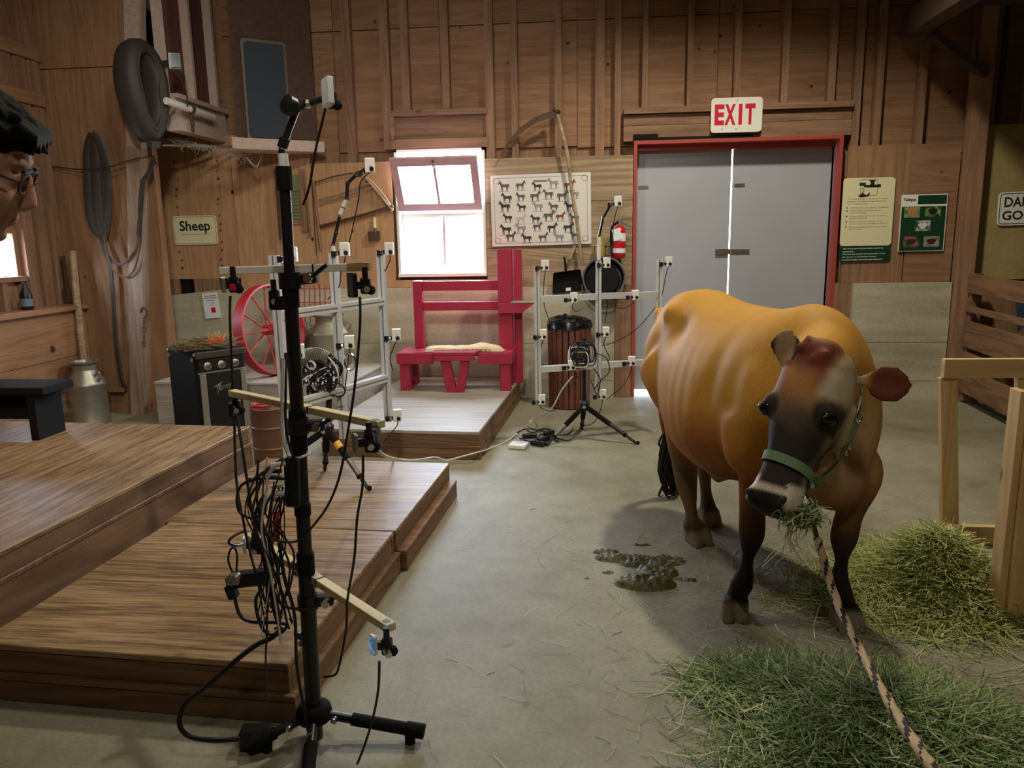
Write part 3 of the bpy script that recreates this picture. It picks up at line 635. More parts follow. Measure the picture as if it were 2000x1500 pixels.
for i in range(7):
    x = wc.x-.02+i*.05; MB().cyl((x, 6.98, .36), (x, 7.04, 1.08), .004, 5).build('upright_wire', M['red'], cr)
for i in range(6):
    z = .42+i*.125; MB().cyl((wc.x-.02, 6.985+.01*i, z), (wc.x+.28, 6.985+.01*i, z), .004, 5).build('cross_wire', M['red'], cr)

# brown drum
dc = V((at(532, 850, 4.82).x, 4.82, 0))
dm = thing('steel_drum', 'small brown steel drum beside the end of the tall stage', 'drum', dc)
MB().lathe([(.125, 0), (.13, .006), (.13, .13), (.136, .137), (.136, .145), (.13, .152), (.13, .27), (.136, .277), (.136, .285), (.13, .292), (.13, .40), (.135, .41), (.12, .412), (.115, .40), (0, .398)], dc, n=28).build('body', M['drum'], dm, smooth=True)
hn = MB().tube([dc+V((-.05+.06*math.cos(a), -.02+.05*math.sin(a), .425)) for a in [2*math.pi*i/18 for i in range(18)]], .012, 6, True)
tag(hn.build('red_ring', M['red'], smooth=True), 'faded red ring lying on the brown drum', 'ring')

# black bench at far left
bb = thing('low_bench', 'low black painted plank bench on the tall stage at far left', 'bench', (-3.6, 4.05, .4))
MB().bb(-4.2, -3.06, 3.93, 4.2, .665, .71).build('seat', M['blackm'], bb, bevel=.006)
for x in (-3.16, -4.1): MB().bb(x-.025, x+.025, 3.95, 4.18, .4, .664).build('leg_panel', M['blackm'], bb, bevel=.004)
MB().bb(-4.07, -3.19, 4.05, 4.08, .5, .664).build('brace_board', M['blackm'], bb)

# ================================================================== hanging things on the left
def at_w(x, y, d=.06): return at(x, y, YW-d)
# horse collar
co = thing('horse_collar', 'big dusty black leather horse collar hanging on the leaning post', 'horse collar', at_w(278, 180, .2))
cc = at_w(279, 178, .30); e1 = (at_w(264, 76, .30)-at_w(294, 284, .30)); hh = e1.length/2; e1.normalize()
nn_ = V((.93, -.34, .05)); nn_ = (nn_-e1*nn_.dot(e1)).normalized(); e2 = e1.cross(nn_).normalized()
path = []; rad = []; path2 = []
for i in range(36):
    a = 2*math.pi*i/36; w = .20*(1-.28*math.cos(a+math.pi)*-1) if False else .125*(1.0-.22*(-math.cos(a)))
    p = cc+e1*math.cos(a)*(hh-.075)+e2*math.sin(a)*w; path.append(p); rad.append(.068+.014*math.sin(a)**2); path2.append(p+nn_*.085+(cc-p).normalized()*.03)
MB().tube(path, rad, 12, True, flat=1.45, ref=nn_).build('padding', M['leather'], co, smooth=True)
MB().tube(path2, .024, 8, True).build('rim_roll', M['leather'], co, smooth=True)
MB().tube([p-nn_*.08+(p-cc).normalized()*.04 for p in path], .02, 6, True).build('outer_welt', M['leather'], co, smooth=True)
MB().bar(cc-e1*(hh-.02)+nn_*.05, cc-e1*(hh+.03)+nn_*.03, .08, .05).build('buckle_cap', M['leather'], co)
# harness straps
def strap(nm, label, pts, w=.028, m='strap', d=.06, cat='strap', th=.25):
    q = MB(); q.tube(sm([at_w(x, y, dd if len(r) else d) for x, y, *r in pts for dd in [r[0] if r else d]], 6), w/2, 8, flat=th, ref=(0, 1, 0)); o = q.build(nm, M[m], smooth=True); return tag(o, label, cat)
hr = thing('harness_loop', 'long dark leather harness loop hanging from a nail on the wing wall', 'harness', at_w(190, 280, .05))
for pts, w in (([(182, 262), (172, 285), (170, 340), (176, 420), (192, 452), (206, 440), (211, 380), (206, 320), (196, 285), (184, 262)], .075), ([(184, 268), (186, 330), (192, 420), (200, 450)], .10), ([(196, 455), (205, 490), (216, 520), (222, 600), (228, 680), (238, 740), (246, 755)], .04), ([(196, 300), (204, 380), (208, 440), (202, 470)], .06)):
    MB().tube(sm([at_w(x, y, .05+.01*i/len(pts)) for i, (x, y) in enumerate(pts)], 6), w/2, 8, flat=.3, ref=(0, 1, 0)).build('harness_strap', M['leather'], hr, smooth=True)
MB().cyl(at_w(183, 256, .0), at_w(183, 258, .07), .008, 6).build('nail', M['iron'], hr)
strap('leather_strap', 'brown leather strap swagged between the harness loop and the post', [(204, 460), (212, 500), (235, 517), (255, 500), (270, 470), (272, 400), (277, 350)], .024, d=.10)
strap('leather_strap', 'lower brown leather strap swagged below the other swag', [(206, 480), (220, 525), (243, 541), (262, 525), (272, 480), (276, 430)], .02, d=.11)
strap('leather_strap', 'short black leather strap hanging down the post under the collar', [(300, 312), (292, 335), (280, 355), (276, 400), (270, 460)], .04, 'leather', d=.14)
MB_ = MB().tube(sm([at_w(100, 325, .03), at_w(160, 331, .06), at_w(210, 327, .1), at_w(260, 312, .12), at_w(298, 305, .14)], 8), .006, 5); tag(MB_.build('hanging_wire', M['brcable'], smooth=True), 'thin brown wire drooping across the wing wall to the post', 'wire')
wv = MB().tube(sm([at_w(299, 305, .14), at(311, 340, 6.6), at(314, 430, 6.9), at(317, 560, 6.97), at(316, 600, 6.93), at(316, 655, 6.9)], 8), .007, 5); tag(wv.build('hanging_wire', M['brcable'], smooth=True), 'thin brown wire hanging down past the Sheep sign to the wreath', 'wire')
# iron hasp bits on the post
hs_ = thing('post_ironwork', 'rusty iron hook and chain fixed low on the leaning post', 'hook', at_w(280, 640, .1))
MB().tube(sm([at_w(274, 610, .1), at_w(280, 600, .12), at_w(287, 612, .12), at_w(280, 622, .12)], 5), .008, 6).build('hook', M['iron'], hs_)
for i in range(4): MB().tube([at_w(281, 630+i*14, .11)+V((.012*math.cos(a)*(1 if i % 2 else .4), .012*math.sin(a)*(.4 if i % 2 else 1)*.5, .026*math.sin(a))) for a in [2*math.pi*k/10 for k in range(10)]], .005, 5, True).build('chain_link', M['iron'], hs_)
# leaning pole
tag(MB().tube([at(142, 490, 6.24), at(150, 580, 6.2), at(163, 700, 6.16), V((-4.38, 6.14, .01))], [.028, .03, .03, .03], 8).build('wooden_pole', M['greywood'], smooth=True), 'old grey round wooden pole leaning in the corner behind the milk can', 'pole')
tag(MB().bb(at(120, 560, 6.3).x, at(134, 560, 6.3).x, 6.24, 6.33, at(127, 590, 6.3).z, at(127, 565, 6.3).z).bb(at(124, 560, 6.3).x, at(130, 560, 6.3).x, 6.26, 6.33, at(127, 566, 6.3).z, at(127, 500, 6.3).z).build('iron_bracket', M['iron']), 'dark iron bracket fixed in the wall corner above the ledge', 'bracket')
tag(MB().bb(at(222, 760, YW).x, at(250, 760, YW).x, YW-.08, YW-.001, at(235, 762, YW).z, at(235, 755, YW).z).build('wood_cleat', M['stud']), 'small wooden cleat low on the wing wall', 'cleat')
# bottle under the side window
bt = thing('dark_bottle', 'dark bottle standing on the ledge below the left window', 'bottle', (-4.5, 5.74, .985))
c = V((-4.5, 5.74, .985)); MB().lathe([(.04, 0), (.045, .01), (.045, .12), (.02, .18), (.018, .23), (0, .23)], c, n=14).build('body', M['black'], bt, smooth=True)
MB().lathe([(.0465, .03), (.0465, .09)], c, n=14).build('paper_label', plain('bluish_label', (110, 130, 150), .5), bt)
# floodlight
fd = thing('floodlight', 'small square floodlight mounted on the loft studs', 'lamp', atx(341, 122, XL+.12))
c = atx(341, 122, XL+.12)
MB().box(c, (.10, .12, .13), Matrix.Rotation(.5, 3, 'Z')).build('housing', M['steel'], fd, bevel=.008)
MB().box(c+V((.04, -.055, 0)), (.07, .012, .10), Matrix.Rotation(.5, 3, 'Z')).build('glass_front', M['screen'], fd)
MB().bar(c, V((XL, c.y+.05, c.z)), .03, .05).build('bracket', M['steel'], fd)
MB().tube(sm([c+V((0, 0, -.06)), c+V((.04, .06, -.2)), c+V((.02, .1, -.32))], 5), .006, 5).build('cord', M['brcable'], fd)
# white tube on the loft beam with chain
tb_ = thing('fluorescent_tube', 'white tube lamp clipped along the dusty loft beam', 'lamp', (XL+.07, 6.6, 2.58))
p, q = atx(325, 197, XL+.06), atx(416, 229, XL+.06)
MB().cyl(p, q, .028, 14).build('tube', M['white'], tb_, smooth=True)
MB().cyl(p.lerp(q, .47), p.lerp(q, .53), .034, 14).build('clip', M['iron'], tb_)
for i in range(3): 
    o = p.lerp(q, .5)+V((0, 0, -.06-.045*i)); MB().tube([o+V((.014*math.cos(a)*(i % 2), .014*math.cos(a)*(1-i % 2), .03*math.sin(a))) for a in [2*math.pi*k/10 for k in range(10)]], .006, 5, True).build('chain_link', M['iron'], tb_)
# corner speaker on its shelf
A_, B_ = at(452, 268, 6.55), at(634, 279, 7.05); A_.z = B_.z = at(452, 290, 6.55).z
sx_ = (B_-A_).normalized(); sn = V((sx_.y, -sx_.x, 0)); sw = (B_-A_).length
sf = thing('corner_shelf', 'pale dusty corner shelf board under the blue loudspeaker', 'shelf', A_)
MB().prism([(0, 0), (sw, 0), (sw-.12, .28), (.2, .34)], A_, sx_, -sn, .095).build('shelf_board', M['palewood'], sf, bevel=.004)
zt_ = A_.z+.097
sp = thing('loudspeaker', 'tall loudspeaker with slate blue grille standing on the corner shelf', 'loudspeaker', A_+V((0, 0, .1)))
p0 = A_+sx_*(.06)-sn*.03; 
MB().prism([(0, 0), (sw-.12, 0), (sw-.24, .22), (.12, .28)], V((p0.x, p0.y, zt_)), sx_, -sn, 1.9).build('cabinet', M['darkwood'], sp)
gl0, gl1 = at(500, 175, p0.y+.02), at(572, 270, p0.y+.1); gw = .34
gc = V((p0.x, p0.y, 0))+sx_*.27+V((0, 0, (at(535, 80, p0.y+.1).z+at(535, 268, p0.y+.1).z)/2)); gh = at(535, 80, p0.y+.1).z-at(535, 268, p0.y+.1).z
MB().prism(rrect(gw+.04, gh+.05, .03), gc+sn*.002, sx_, (0, 0, 1), .012).build('grille_frame', M['steel'], sp)
MB().prism(rrect(gw, gh, .035), gc+sn*.010, sx_, (0, 0, 1), .016).build('grille', M['blue'], sp)
# cobwebs
cb = MB(); rw = random.Random(5)
for i in range(90):
    x = 325+i*1.75; y0 = 268+ (i*.42) + rw.uniform(-4, 4); L = abs(rw.gauss(0, 9))+2
    p = at(x, y0, 6.5+i*.003); q = at(x+rw.uniform(-14, 14), y0+L, 6.5+i*.003); cb.tube([p, p.lerp(q, .5)+V((rw.uniform(-.02, .02), 0, -.01)), q], .0016, 3)
    q2 = at(x+18, y0+rw.uniform(0, 14), 6.5+i*.003); cb.tube([p, q2], .0012, 3)
for k in range(5): cb.tube(sm([at(475, 300, 6.7), at(500, 328-k, 6.75), at(512, 300, 6.8)], 5), .0012, 3)
tag(cb.build('cobweb', M['cobweb']), 'torn dusty cobweb hanging from the loft beam', 'cobweb', kind='stuff')

# ================================================================== signs and wall things
def plate(name, label, cat, corners, Y, m, r=.03, th=.006, n=4):
    """A flat sign: corners tl, tr, br, bl in the photo, hung at depth Y facing the room."""
    P = [at(x, y, Y) for x, y in corners]; c = sum(P, V())/4
    ux = ((P[1]-P[0])+(P[2]-P[3])).normalized(); w = ((P[1]-P[0]).length+(P[2]-P[3]).length)/2
    uy = ((P[0]-P[3])+(P[1]-P[2])); uy = (uy-ux*uy.dot(ux)).normalized(); h = ((P[0]-P[3]).length+(P[1]-P[2]).length)/2
    nrm = ux.cross(uy); t = thing(name, label, cat, c)
    MB().prism(rrect(w, h, r, n), c, ux, uy, th).build('plate', m, t)
    return t, c+nrm*th, ux, uy, w, h
def rect(nm, t, c, ux, uy, u, v, w, h, m, d=.001, r=None):
    mb = MB(); mb.prism(rrect(w, h, r, 3) if r else [(-w/2, -h/2), (w/2, -h/2), (w/2, h/2), (-w/2, h/2)], c+ux*u+uy*v, ux, uy, d); return mb.build(nm, m, t)
def ringline(nm, t, c, ux, uy, w, h, r, lw, m):
    a = rrect(w, h, r, 4); b_ = rrect(w-2*lw, h-2*lw, max(r-lw, .001), 4); n = len(a); nr = ux.cross(uy)
    mb = MB(); mb.add([c+ux*p[0]+uy*p[1]+nr*.001 for p in a+b_], [(i, (i+1) % n, n+(i+1) % n, n+i) for i in range(n)]); return mb.build(nm, m, t)
# EXIT
t, c, ux, uy, w, h = plate('exit_sign', 'white EXIT sign with red letters above the grey double door', 'sign', ((1389, 192), (1489, 189), (1488, 257), (1388, 260)), WB-.045, M['signw'], .03)
for i, (ch, u) in enumerate((('E', -.335), ('X', -.125), ('I', .075), ('T', .265))):
    text('letter', ch, M['exitr'], t, c+ux*u*w+uy*.015*h, ux, uy, w={'E': .19, 'X': .215, 'I': .07, 'T': .20}[ch]*w, h=.60*h, depth=.001, bold=.045)
for u, v in ((0, .42), (0, -.40), (-.28, -.40)): MB().cyl(c+ux*u*w+uy*v*h, c+ux*u*w+uy*v*h+ux.cross(uy)*.003, .005, 8).build('screw', M['steel'], t)
# Sheep
t, c, ux, uy, w, h = plate('sheep_sign', 'cream Sheep sign with thin border on the plywood', 'sign', ((337, 422), (423, 420), (426, 477), (342, 479)), YA-.02, M['cream'], .03)
ringline('border_line', t, c, ux, uy, w*.955, h*.93, .025, .004, M['greyink'])
text('lettering', 'Sheep', M['ink'], t, c+uy*.10*h, ux, uy, w=.70*w, depth=.0012, bold=.02)
rect('rule_line', t, c, ux, uy, 0, -.14*h, .66*w, .004, M['greyink'], .0012)
# public health sign with its green foot
t, c, ux, uy, w, h = plate('health_sign', 'tall cream hand washing notice with tap picture right of the door', 'sign', ((1647, 348), (1748, 346), (1741, 479), (1640, 481)), WB-.035, M['cream'], .03)
ringline('picture_frame', t, c+ux*.0*w+uy*.36*h, ux, uy, .33*w, .24*h, .012, .004, M['greyink'])
rect('caption_block', t, c, ux, uy, -.13*w, .405*h, .12*w, .045*h, M['green'], .0012)
tp = c+ux*.06*w+uy*.395*h
MB().prism([(-.09, -.035), (-.075, -.035), (-.065, .0), (-.02, .0), (-.015, .02), (-.03, .04), (.03, .04), (.012, .02), (.02, 0), (.07, .005), (.07, -.022), (.03, -.022), (-.03, -.022), (-.07, -.02)], tp, ux, uy, .0012).build('tap_picture', M['ink'], t)
MB().prism([(-.07, -.05), (-.04, -.03), (-.02, .01), (-.03, -.03), (.0, -.045), (.03, -.02), (.02, -.055), (-.05, -.065)], c-ux*.04*w+uy*.325*h, ux, uy, .0012).build('hands_picture', M['ink'], t)
for v, wd_, s in ((.19, .78, 'To reduce your potential health'), (.155, .74, 'hazard, this facility recommends'), (.12, .38, 'the following:')): text('notice_text', s, M['greyink'], t, c-ux*.40*w+uy*v*h, ux, uy, w=wd_*w, h=.022*h, depth=.001, align=0)
for v, wd_, s in ((.065, .74, 'Wash hands after contact'), (.02, .60, 'Wash with soap and warm'), (-.01, .32, 'before eating'), (-.06, .70, 'when touching animals or stalls'), (-.09, .34, 'before eating'), (-.14, .62, 'Avoid using baby bottles. They'), (-.17, .74, "can't pick up dropped items"), (-.22, .74, 'Do not take food into stalls'), (-.25, .26, 'pets or stalls')):
    text('notice_text', s, M['greyink'], t, c-ux*.34*w+uy*v*h, ux, uy, w=wd_*w, h=.018*h, depth=.001, align=0)
for v in (.065, .02, -.06, -.14, -.22): MB().cyl(c-ux*.40*w+uy*v*h, c-ux*.40*w+uy*v*h+ux.cross(uy)*.001, .006, 8).build('bullet_dot', M['ink'], t)
t, c, ux, uy, w, h = plate('green_notice', 'dark green panel with white text below the hand washing notice', 'sign', ((1640, 481), (1739, 479), (1737, 509), (1638, 512)), WB-.030, M['green'], .02)
for v, wd_, s in ((.33, .80, 'The Vancouver Coastal Health Authority'), (.15, .22, 'advises that,'), (-.02, .84, '"Animals are capable of harbouring E. Coli,'), (-.20, .68, 'also known as hamburger disease,'), (-.37, .80, 'as well as other communicable diseases".')):
    text('notice_text', s, M['signw'], t, c-ux*.44*w+uy*v*h, ux, uy, w=wd_*w, h=.10*h, depth=.001, align=0, bold=.01)
# green poster with five pictures
t, c, ux, uy, w, h = plate('animal_poster', 'dark green poster with five small animal pictures and white edge', 'poster', ((1760, 381), (1850, 378), (1844, 490), (1754, 491)), WB-.040, M['signw'], .006, .004)
rect('green_field', t, c, ux, uy, 0, -.1*h, .96*w, .78*h, M['green'], .001); rect('green_field', t, c, ux, uy, .17*w, .405*h, .62*w, .155*h, M['green'], .001)
text('logo_text', 'Tailspin', M['ink'], t, c-ux*.32*w+uy*.405*h, ux, uy, w=.28*w, depth=.001, bold=.03)
def photo_mat(nm, a, b_, cc):
    n = NT(nm); f = n.noise(n.coord(), 26, 3); n.col(n.ramp(f, [(.38, lin(a)), (.5, lin(b_)), (.62, lin(cc))])); n.b.inputs['Roughness'].default_value = .35; return n.m
pm = [photo_mat('print_%s' % k, *v) for k, v in dict(pig=((60, 100, 60), (120, 150, 90), (168, 150, 110)), field=((30, 60, 34), (90, 130, 60), (150, 170, 110)), birds=((50, 60, 50), (120, 126, 116), (200, 200, 190)), child=((40, 70, 56), (90, 90, 70), (180, 84, 90)), cow=((120, 112, 104), (150, 140, 130), (170, 160, 150))).items()]
blob = [(math.cos(a)*(.5+.1*math.sin(3*a)), math.sin(a)*(.36+.06*math.cos(2*a))) for a in [2*math.pi*i/14 for i in range(14)]]
for i, (u, v) in enumerate(((-.25, .19), (.20, .20), (.0, -.05), (-.22, -.33), (.22, -.33))):
    rect('picture', t, c, ux, uy, u*w, v*h, .34*w, .185*h, pm[i], .0016)
    MB().prism([(x*.19*w, y*.17*h) for x, y in blob], c+ux*u*w+uy*v*h+ux.cross(uy)*.0016, ux, uy, .0006).build('picture_animal', plain('animal_ink_%d' % i, ((186, 128, 84), (24, 34, 30), (214, 214, 206), (60, 44, 40), (70, 36, 34))[i], .5), t)
# DANGER sign, cut by the frame's edge
t, c, ux, uy, w, h = plate('danger_sign', 'white warning sign with black capitals beside the stall post', 'sign', ((1950, 376), (2075, 371), (2068, 437), (1946, 441)), WB-.05, M['signw'], .035)
ringline('border_line', t, c, ux, uy, w*.95, h*.92, .03, .006, M['ink'])
text('lettering', 'DANGER', M['ink'], t, c+uy*.2*h, ux, uy, w=.80*w, h=.30*h, depth=.0012, bold=.02)
text('lettering', 'GOOSE', M['ink'], t, c-uy*.20*h-ux*.06*w, ux, uy, w=.72*w, h=.28*h, depth=.0012, bold=.02)
# paper notice above the amplifier
t, c, ux, uy, w, h = plate('paper_notice', 'white paper notice with red square taped to the concrete above the wreath', 'notice', ((396, 573), (426, 571), (431, 620), (400, 623)), YA-.175, M['paper'], .004, .002)
rect('red_block', t, c, ux, uy, .08*w, -.18*h, .27*w, .20*h, M['exitr'], .0006)
for v, ww in ((.38, .7), (.30, .8), (.2, .5)): rect('text_line', t, c, ux, uy, 0, v*h, ww*w, .03*h, M['greyink'], .0006)
ringline('symbol', t, c+ux*.08*w+uy*.04*h, ux, uy, .16*w, .14*h, .012, .002, M['ink'])
# horse poster
t, c, ux, uy, w, h = plate('horse_poster', 'laminated white poster showing rows of horses beside the window', 'poster', ((957, 343), (1153, 336), (1156, 476), (962, 482)), WB-.04, plain('glossy_poster_paper', (226, 222, 216), .12, var=.02), .012, .004)
ringline('border_line', t, c, ux, uy, w*.93, h*.92, .02, .003, M['greyink'])
HORSE = [(-.46, .22), (-.50, .14), (-.44, .12), (-.36, .20), (-.30, .04), (-.26, -.08), (-.27, -.45), (-.22, -.45), (-.20, -.12), (.0, -.10), (.18, -.10), (.22, -.26), (.20, -.45), (.26, -.45), (.30, -.2), (.36, -.02), (.40, -.20), (.44, -.18), (.42, .06), (.34, .16), (.16, .14), (-.06, .12), (-.18, .20), (-.30, .40), (-.36, .44), (-.40, .36)]
hm = [plain('horse_ink_%d' % i, q, .5, var=.25, scale=60) for i, q in enumerate(((52, 48, 46), (92, 84, 78), (150, 144, 138), (120, 70, 60), (190, 186, 180)))]
LEG2 = [(-.20, -.10), (-.14, -.45), (-.10, -.45), (-.12, -.10)]
rh = random.Random(11); rows = [(.35, 5), (.20, 6), (.05, 5), (-.10, 6), (-.24, 5), (-.37, 5)]
for ri, (v, n) in enumerate(rows):
    for i in range(n):
        u = -.40+.80*(i+.5*(ri % 2)*.6+.25)/n+rh.uniform(-.012, .012); s = rh.uniform(.105, .135)*w; f = rh.choice((1, 1, -1)); m = hm[rh.choice((0, 0, 1, 1, 2, 3, 4))]
        cc = c+ux*u*w+uy*(v+rh.uniform(-.02, .02))*h
        q = MB(); q.prism([(f*x*s, y*s*.95) for x, y in HORSE], cc, ux, uy, .0008); q.prism([(f*x*s, y*s*.95) for x, y in LEG2], cc, ux, uy, .0008); q.prism([(f*(x+.36)*s, y*s*.95) for x, y in LEG2], cc, ux, uy, .0008); q.build('printed_horse', m, t)
        rect('ground_line', t, cc, ux, uy, 0, -.45*s, s*.9, .003, M['greyink'], .0006)
rect('title_block', t, c, ux, uy, 0, .40*h, .13*w, .03*h, M['greyink'], .0008)
for sx in (-1, 1):
    for sy in (-1, 1): ringline('corner_ornament', t, c+ux*sx*.44*w+uy*sy*.42*h, ux, uy, .06*w, .08*h, .02, .004, plain('ornament_ink', (170, 110, 100), .5))
# scythe
YS = WB-.10
sc = thing('scythe', 'old scythe with curved blade hanging over the horse poster', 'scythe', at(1085, 215, YS))
bl = [(1088, 216), (1070, 219), (1040, 232), (1010, 255), (990, 280), (977, 304)]; bp = sm([at(x, y, YS) for x, y in bl], 6); n = len(bp)
q = MB(); ws = [.035*(1-.75*(i/(n-1))**1.5)+.002 for i in range(n)]; vs = []
for i, p in enumerate(bp):
    tg = (bp[min(i+1, n-1)]-bp[max(i-1, 0)]).normalized(); nr = tg.cross(V((0, 1, 0))).normalized()
    if nr.z > 0: nr = -nr
    vs += [p, p+nr*ws[i]*1.6, p+V((0, .006, 0)), p+nr*ws[i]*1.6+V((0, .002, 0))]
fs = []
for i in range(n-1): a = i*4; fs += [(a, a+1, a+5, a+4), (a+2, a+6, a+7, a+3), (a, a+4, a+6, a+2), (a+1, a+3, a+7, a+5)]
q.add(vs, fs); q.build('blade', M['iron'], sc)
MB().tube(sm([at(1086, 213, YS), at(1096, 250, YS-.02), at(1108, 300, YS-.03), at(1116, 370, YS-.01), at(1126, 430, YS-.01), at(1135, 506, YS+.01)], 6), .015, 8).build('snath', M['greywood'], sc, smooth=True)
MB().tube([at(1123, 480, YS), at(1112, 508, YS-.06)], .014, 8).build('grip', M['greywood'], sc)
MB().cyl(at(1082, 214, YS+.02), at(1092, 220, YS-.02), .02, 8).build('heel_ring', M['iron'], sc)
# grain cradle (old wooden tool) left of the window
gc_ = thing('wooden_cradle', 'old wooden tool of thin curved bars leaning left of the window', 'farm tool', at(650, 420, WB-.06))
for pts, r, m in (([(593, 335), (600, 400), (606, 461)], .016, 'stud'), ([(612, 352), (619, 420), (626, 486)], .022, 'stud'), ([(620, 443), (690, 425), (768, 402)], .018, 'strap'), ([(622, 389), (670, 377), (722, 358)], .010, 'greywood'), ([(622, 398), (680, 380), (730, 366)], .008, 'greywood'), ([(712, 345), (740, 378), (767, 411)], .022, 'greywood'), ([(615, 357), (650, 345), (690, 338)], .008, 'strap'), ([(722, 350), (748, 378), (768, 408)], .006, 'stick')):
    MB().tube(sm([at(x, y, WB-.05-.02*i/len(pts)) for i, (x, y) in enumerate(pts)], 4), r, 6, flat=.7).build('cradle_bar', M[m], gc_)
# wire brush hanging
wb_ = thing('wire_scraper', 'small wire scraper with wooden handle hanging left of the window', 'scraper', at(733, 445, WB-.05))
MB().tube([at(731, 424, WB-.05), at(732, 445, WB-.05)], [.012, .016], 8).build('handle', M['stick'], wb_, smooth=True)
MB().bb(at(722, 455, WB).x, at(744, 455, WB).x, WB-.07, WB-.03, at(733, 468, WB).z, at(733, 452, WB).z).build('head', M['iron'], wb_)
for s in (-9, 0, 9): MB().tube([at(732, 445, WB-.05), at(733+s, 456, WB-.075)], .003, 5).build('wire', M['steel'], wb_)
# green louvre left behind the pole
lv = thing('louvre_panel', 'green slatted panel in a wooden frame behind the camera stand', 'panel', at(577, 390, WB-.04))
a, d = at(562, 342, WB-.03), at(592, 432, WB-.03)
MB().bb(a.x, d.x, WB-.045, WB-.021, d.z, a.z).build('backing', plain('sage_green_paint', (120, 124, 88), .6), lv)
for i in range(9): z = d.z+.02+i*(a.z-.14-d.z)/9; MB().bb(a.x+.005, d.x-.005, WB-.052, WB-.045, z, z+.02).build('slat', plain('sage_green_slat', (112, 120, 80), .6) if i == 0 else bpy.data.materials['sage_green_slat'], lv)
MB().bb(d.x, d.x+.05, WB-.06, WB-.021, d.z-.1, a.z+.05).build('frame_board', M['stud'], lv); MB().bb(a.x, d.x, WB-.055, WB-.021, d.z-.03, d.z-.001).build('frame_board', M['stud'], lv)
tag(MB().bar(at(538, 330, YA-.06), at(549, 468, YA-.06), .03, .02, (0, 1, 0)).build('old_yardstick', M['strap']), 'narrow dark slat hanging on the corner plywood left of the camera stand', 'slat')
# dustpan
t = thing('dustpan', 'black dustpan hanging on the wall above the slatted bin', 'dustpan', at(1109, 540, 7.03))
Pd = [at(x, y, 7.03) for x, y in ((1081, 533), (1133, 526), (1142, 566), (1079, 574))]; ctr = sum(Pd, V())/4
q = MB(); q.add(Pd+[p+V((0, .03, 0)) for p in Pd]+[Pd[0]+V((0, -.06, 0)), Pd[1]+V((0, -.06, 0))], [(0, 1, 2, 3), (7, 6, 5, 4), (0, 3, 7, 4), (1, 5, 6, 2), (2, 6, 7, 3), (0, 4, 5, 1), (0, 8, 9, 1), (0, 3, 8), (1, 9, 2)]); q.build('pan', M['blackm'], t, bevel=.004)
MB().tube(sm([at(1105, 533, 7.01), at(1104, 515, 7.0), at(1102, 503, 7.02)], 4), .016, 8, flat=.6).build('handle', M['blackm'], t, smooth=True)
MB().prism(rrect(.045, .03, .004), at(1110, 565, 7.025), (1, 0, .12), (-.12, 0, 1), .002).build('price_label', M['paper'], t)
# fire extinguisher
t = thing('fire_extinguisher', 'red fire extinguisher with white band hanging left of the door', 'fire extinguisher', at(1208, 505, 7.03))
b0, b1 = at(1208, 504, 7.03), at(1210, 440, 7.03); H_ = b1.z-b0.z; R_ = .058
MB().lathe([(R_*.8, 0), (R_, .015), (R_, H_*.78), (R_*.75, H_*.92), (R_*.3, H_), (0, H_)], b0, (.03, 0, 1), n=20).build('cylinder', plain('extinguisher_red', (206, 24, 44), .3), t, smooth=True)
MB().lathe([(R_+.002, H_*.52), (R_+.002, H_*.76)], b0, (.03, 0, 1), n=20).build('instruction_label', M['paper'], t); MB().lathe([(R_+.002, H_*.16), (R_+.002, H_*.3)], b0, (.03, 0, 1), n=20).build('white_band', M['paper'], t)
MB().prism(rrect(.07, .10, .005), at(1205, 458, 6.965), (1, 0, .25), (-.25, 0, 1), .002).build('paper_tag', M['paper'], t)
v0 = b0+V((.03*H_, 0, H_))
MB().cyl(v0, v0+V((0, 0, .05)), .016, 10).build('valve', M['galv'], t); MB().bar(v0+V((-.01, 0, .045)), v0+V((.10, -.02, .06)), .02, .012).build('lever', M['steel'], t); MB().bar(v0+V((.0, 0, .03)), v0+V((.10, -.02, -.02)), .02, .012).build('grip', M['steel'], t)
MB().tube(sm([v0+V((-.01, 0, .03)), v0+V((-.07, -.02, -.02)), v0+V((-.075, -.02, -.15)), v0+V((-.06, -.01, -.3))], 6), .011, 8).build('hose', M['blackm'], t, smooth=True)
# yellow gourd thing and black round pail
tag(MB().lathe([(.0, 0), (.05, .01), (.06, .07), (.045, .13), (.03, .19), (.012, .24), (0, .24)], at(1172, 505, 7.02), n=14, sy=.5).build('yellow_bottle', plain('dull_yellow_plastic', (176, 150, 70), .6), smooth=True), 'dull yellow bottle hanging behind the right frame arm', 'bottle')
t = thing('round_pail', 'glossy black round pail hanging against the wall behind the right frame', 'pail', at(1182, 545, 6.95))
c0 = at(1178, 545, 7.0); axd = V((-.10, -1, .25)).normalized()
MB().lathe([(0, 0), (.14, 0), (.17, .05), (.185, .16), (.19, .165), (.175, .165), (.15, .05), (0, .03)], c0+V((.02, .02, -.02)), axd, n=28).build('bucket', M['black'], t, smooth=True)
MB().lathe([(0, .10), (.15, .10), (.15, .115), (0, .118)], c0+V((.0, .02, -.02)), axd, n=24).build('inner_lid', M['blackm'], t, smooth=True)
MB().tube([c0+V((.19*math.cos(a), -.12, .19*math.sin(a)-.04)) for a in [math.pi*(1.0+i/12) for i in range(13)]], .008, 6).build('bail_handle', M['steel'], t)
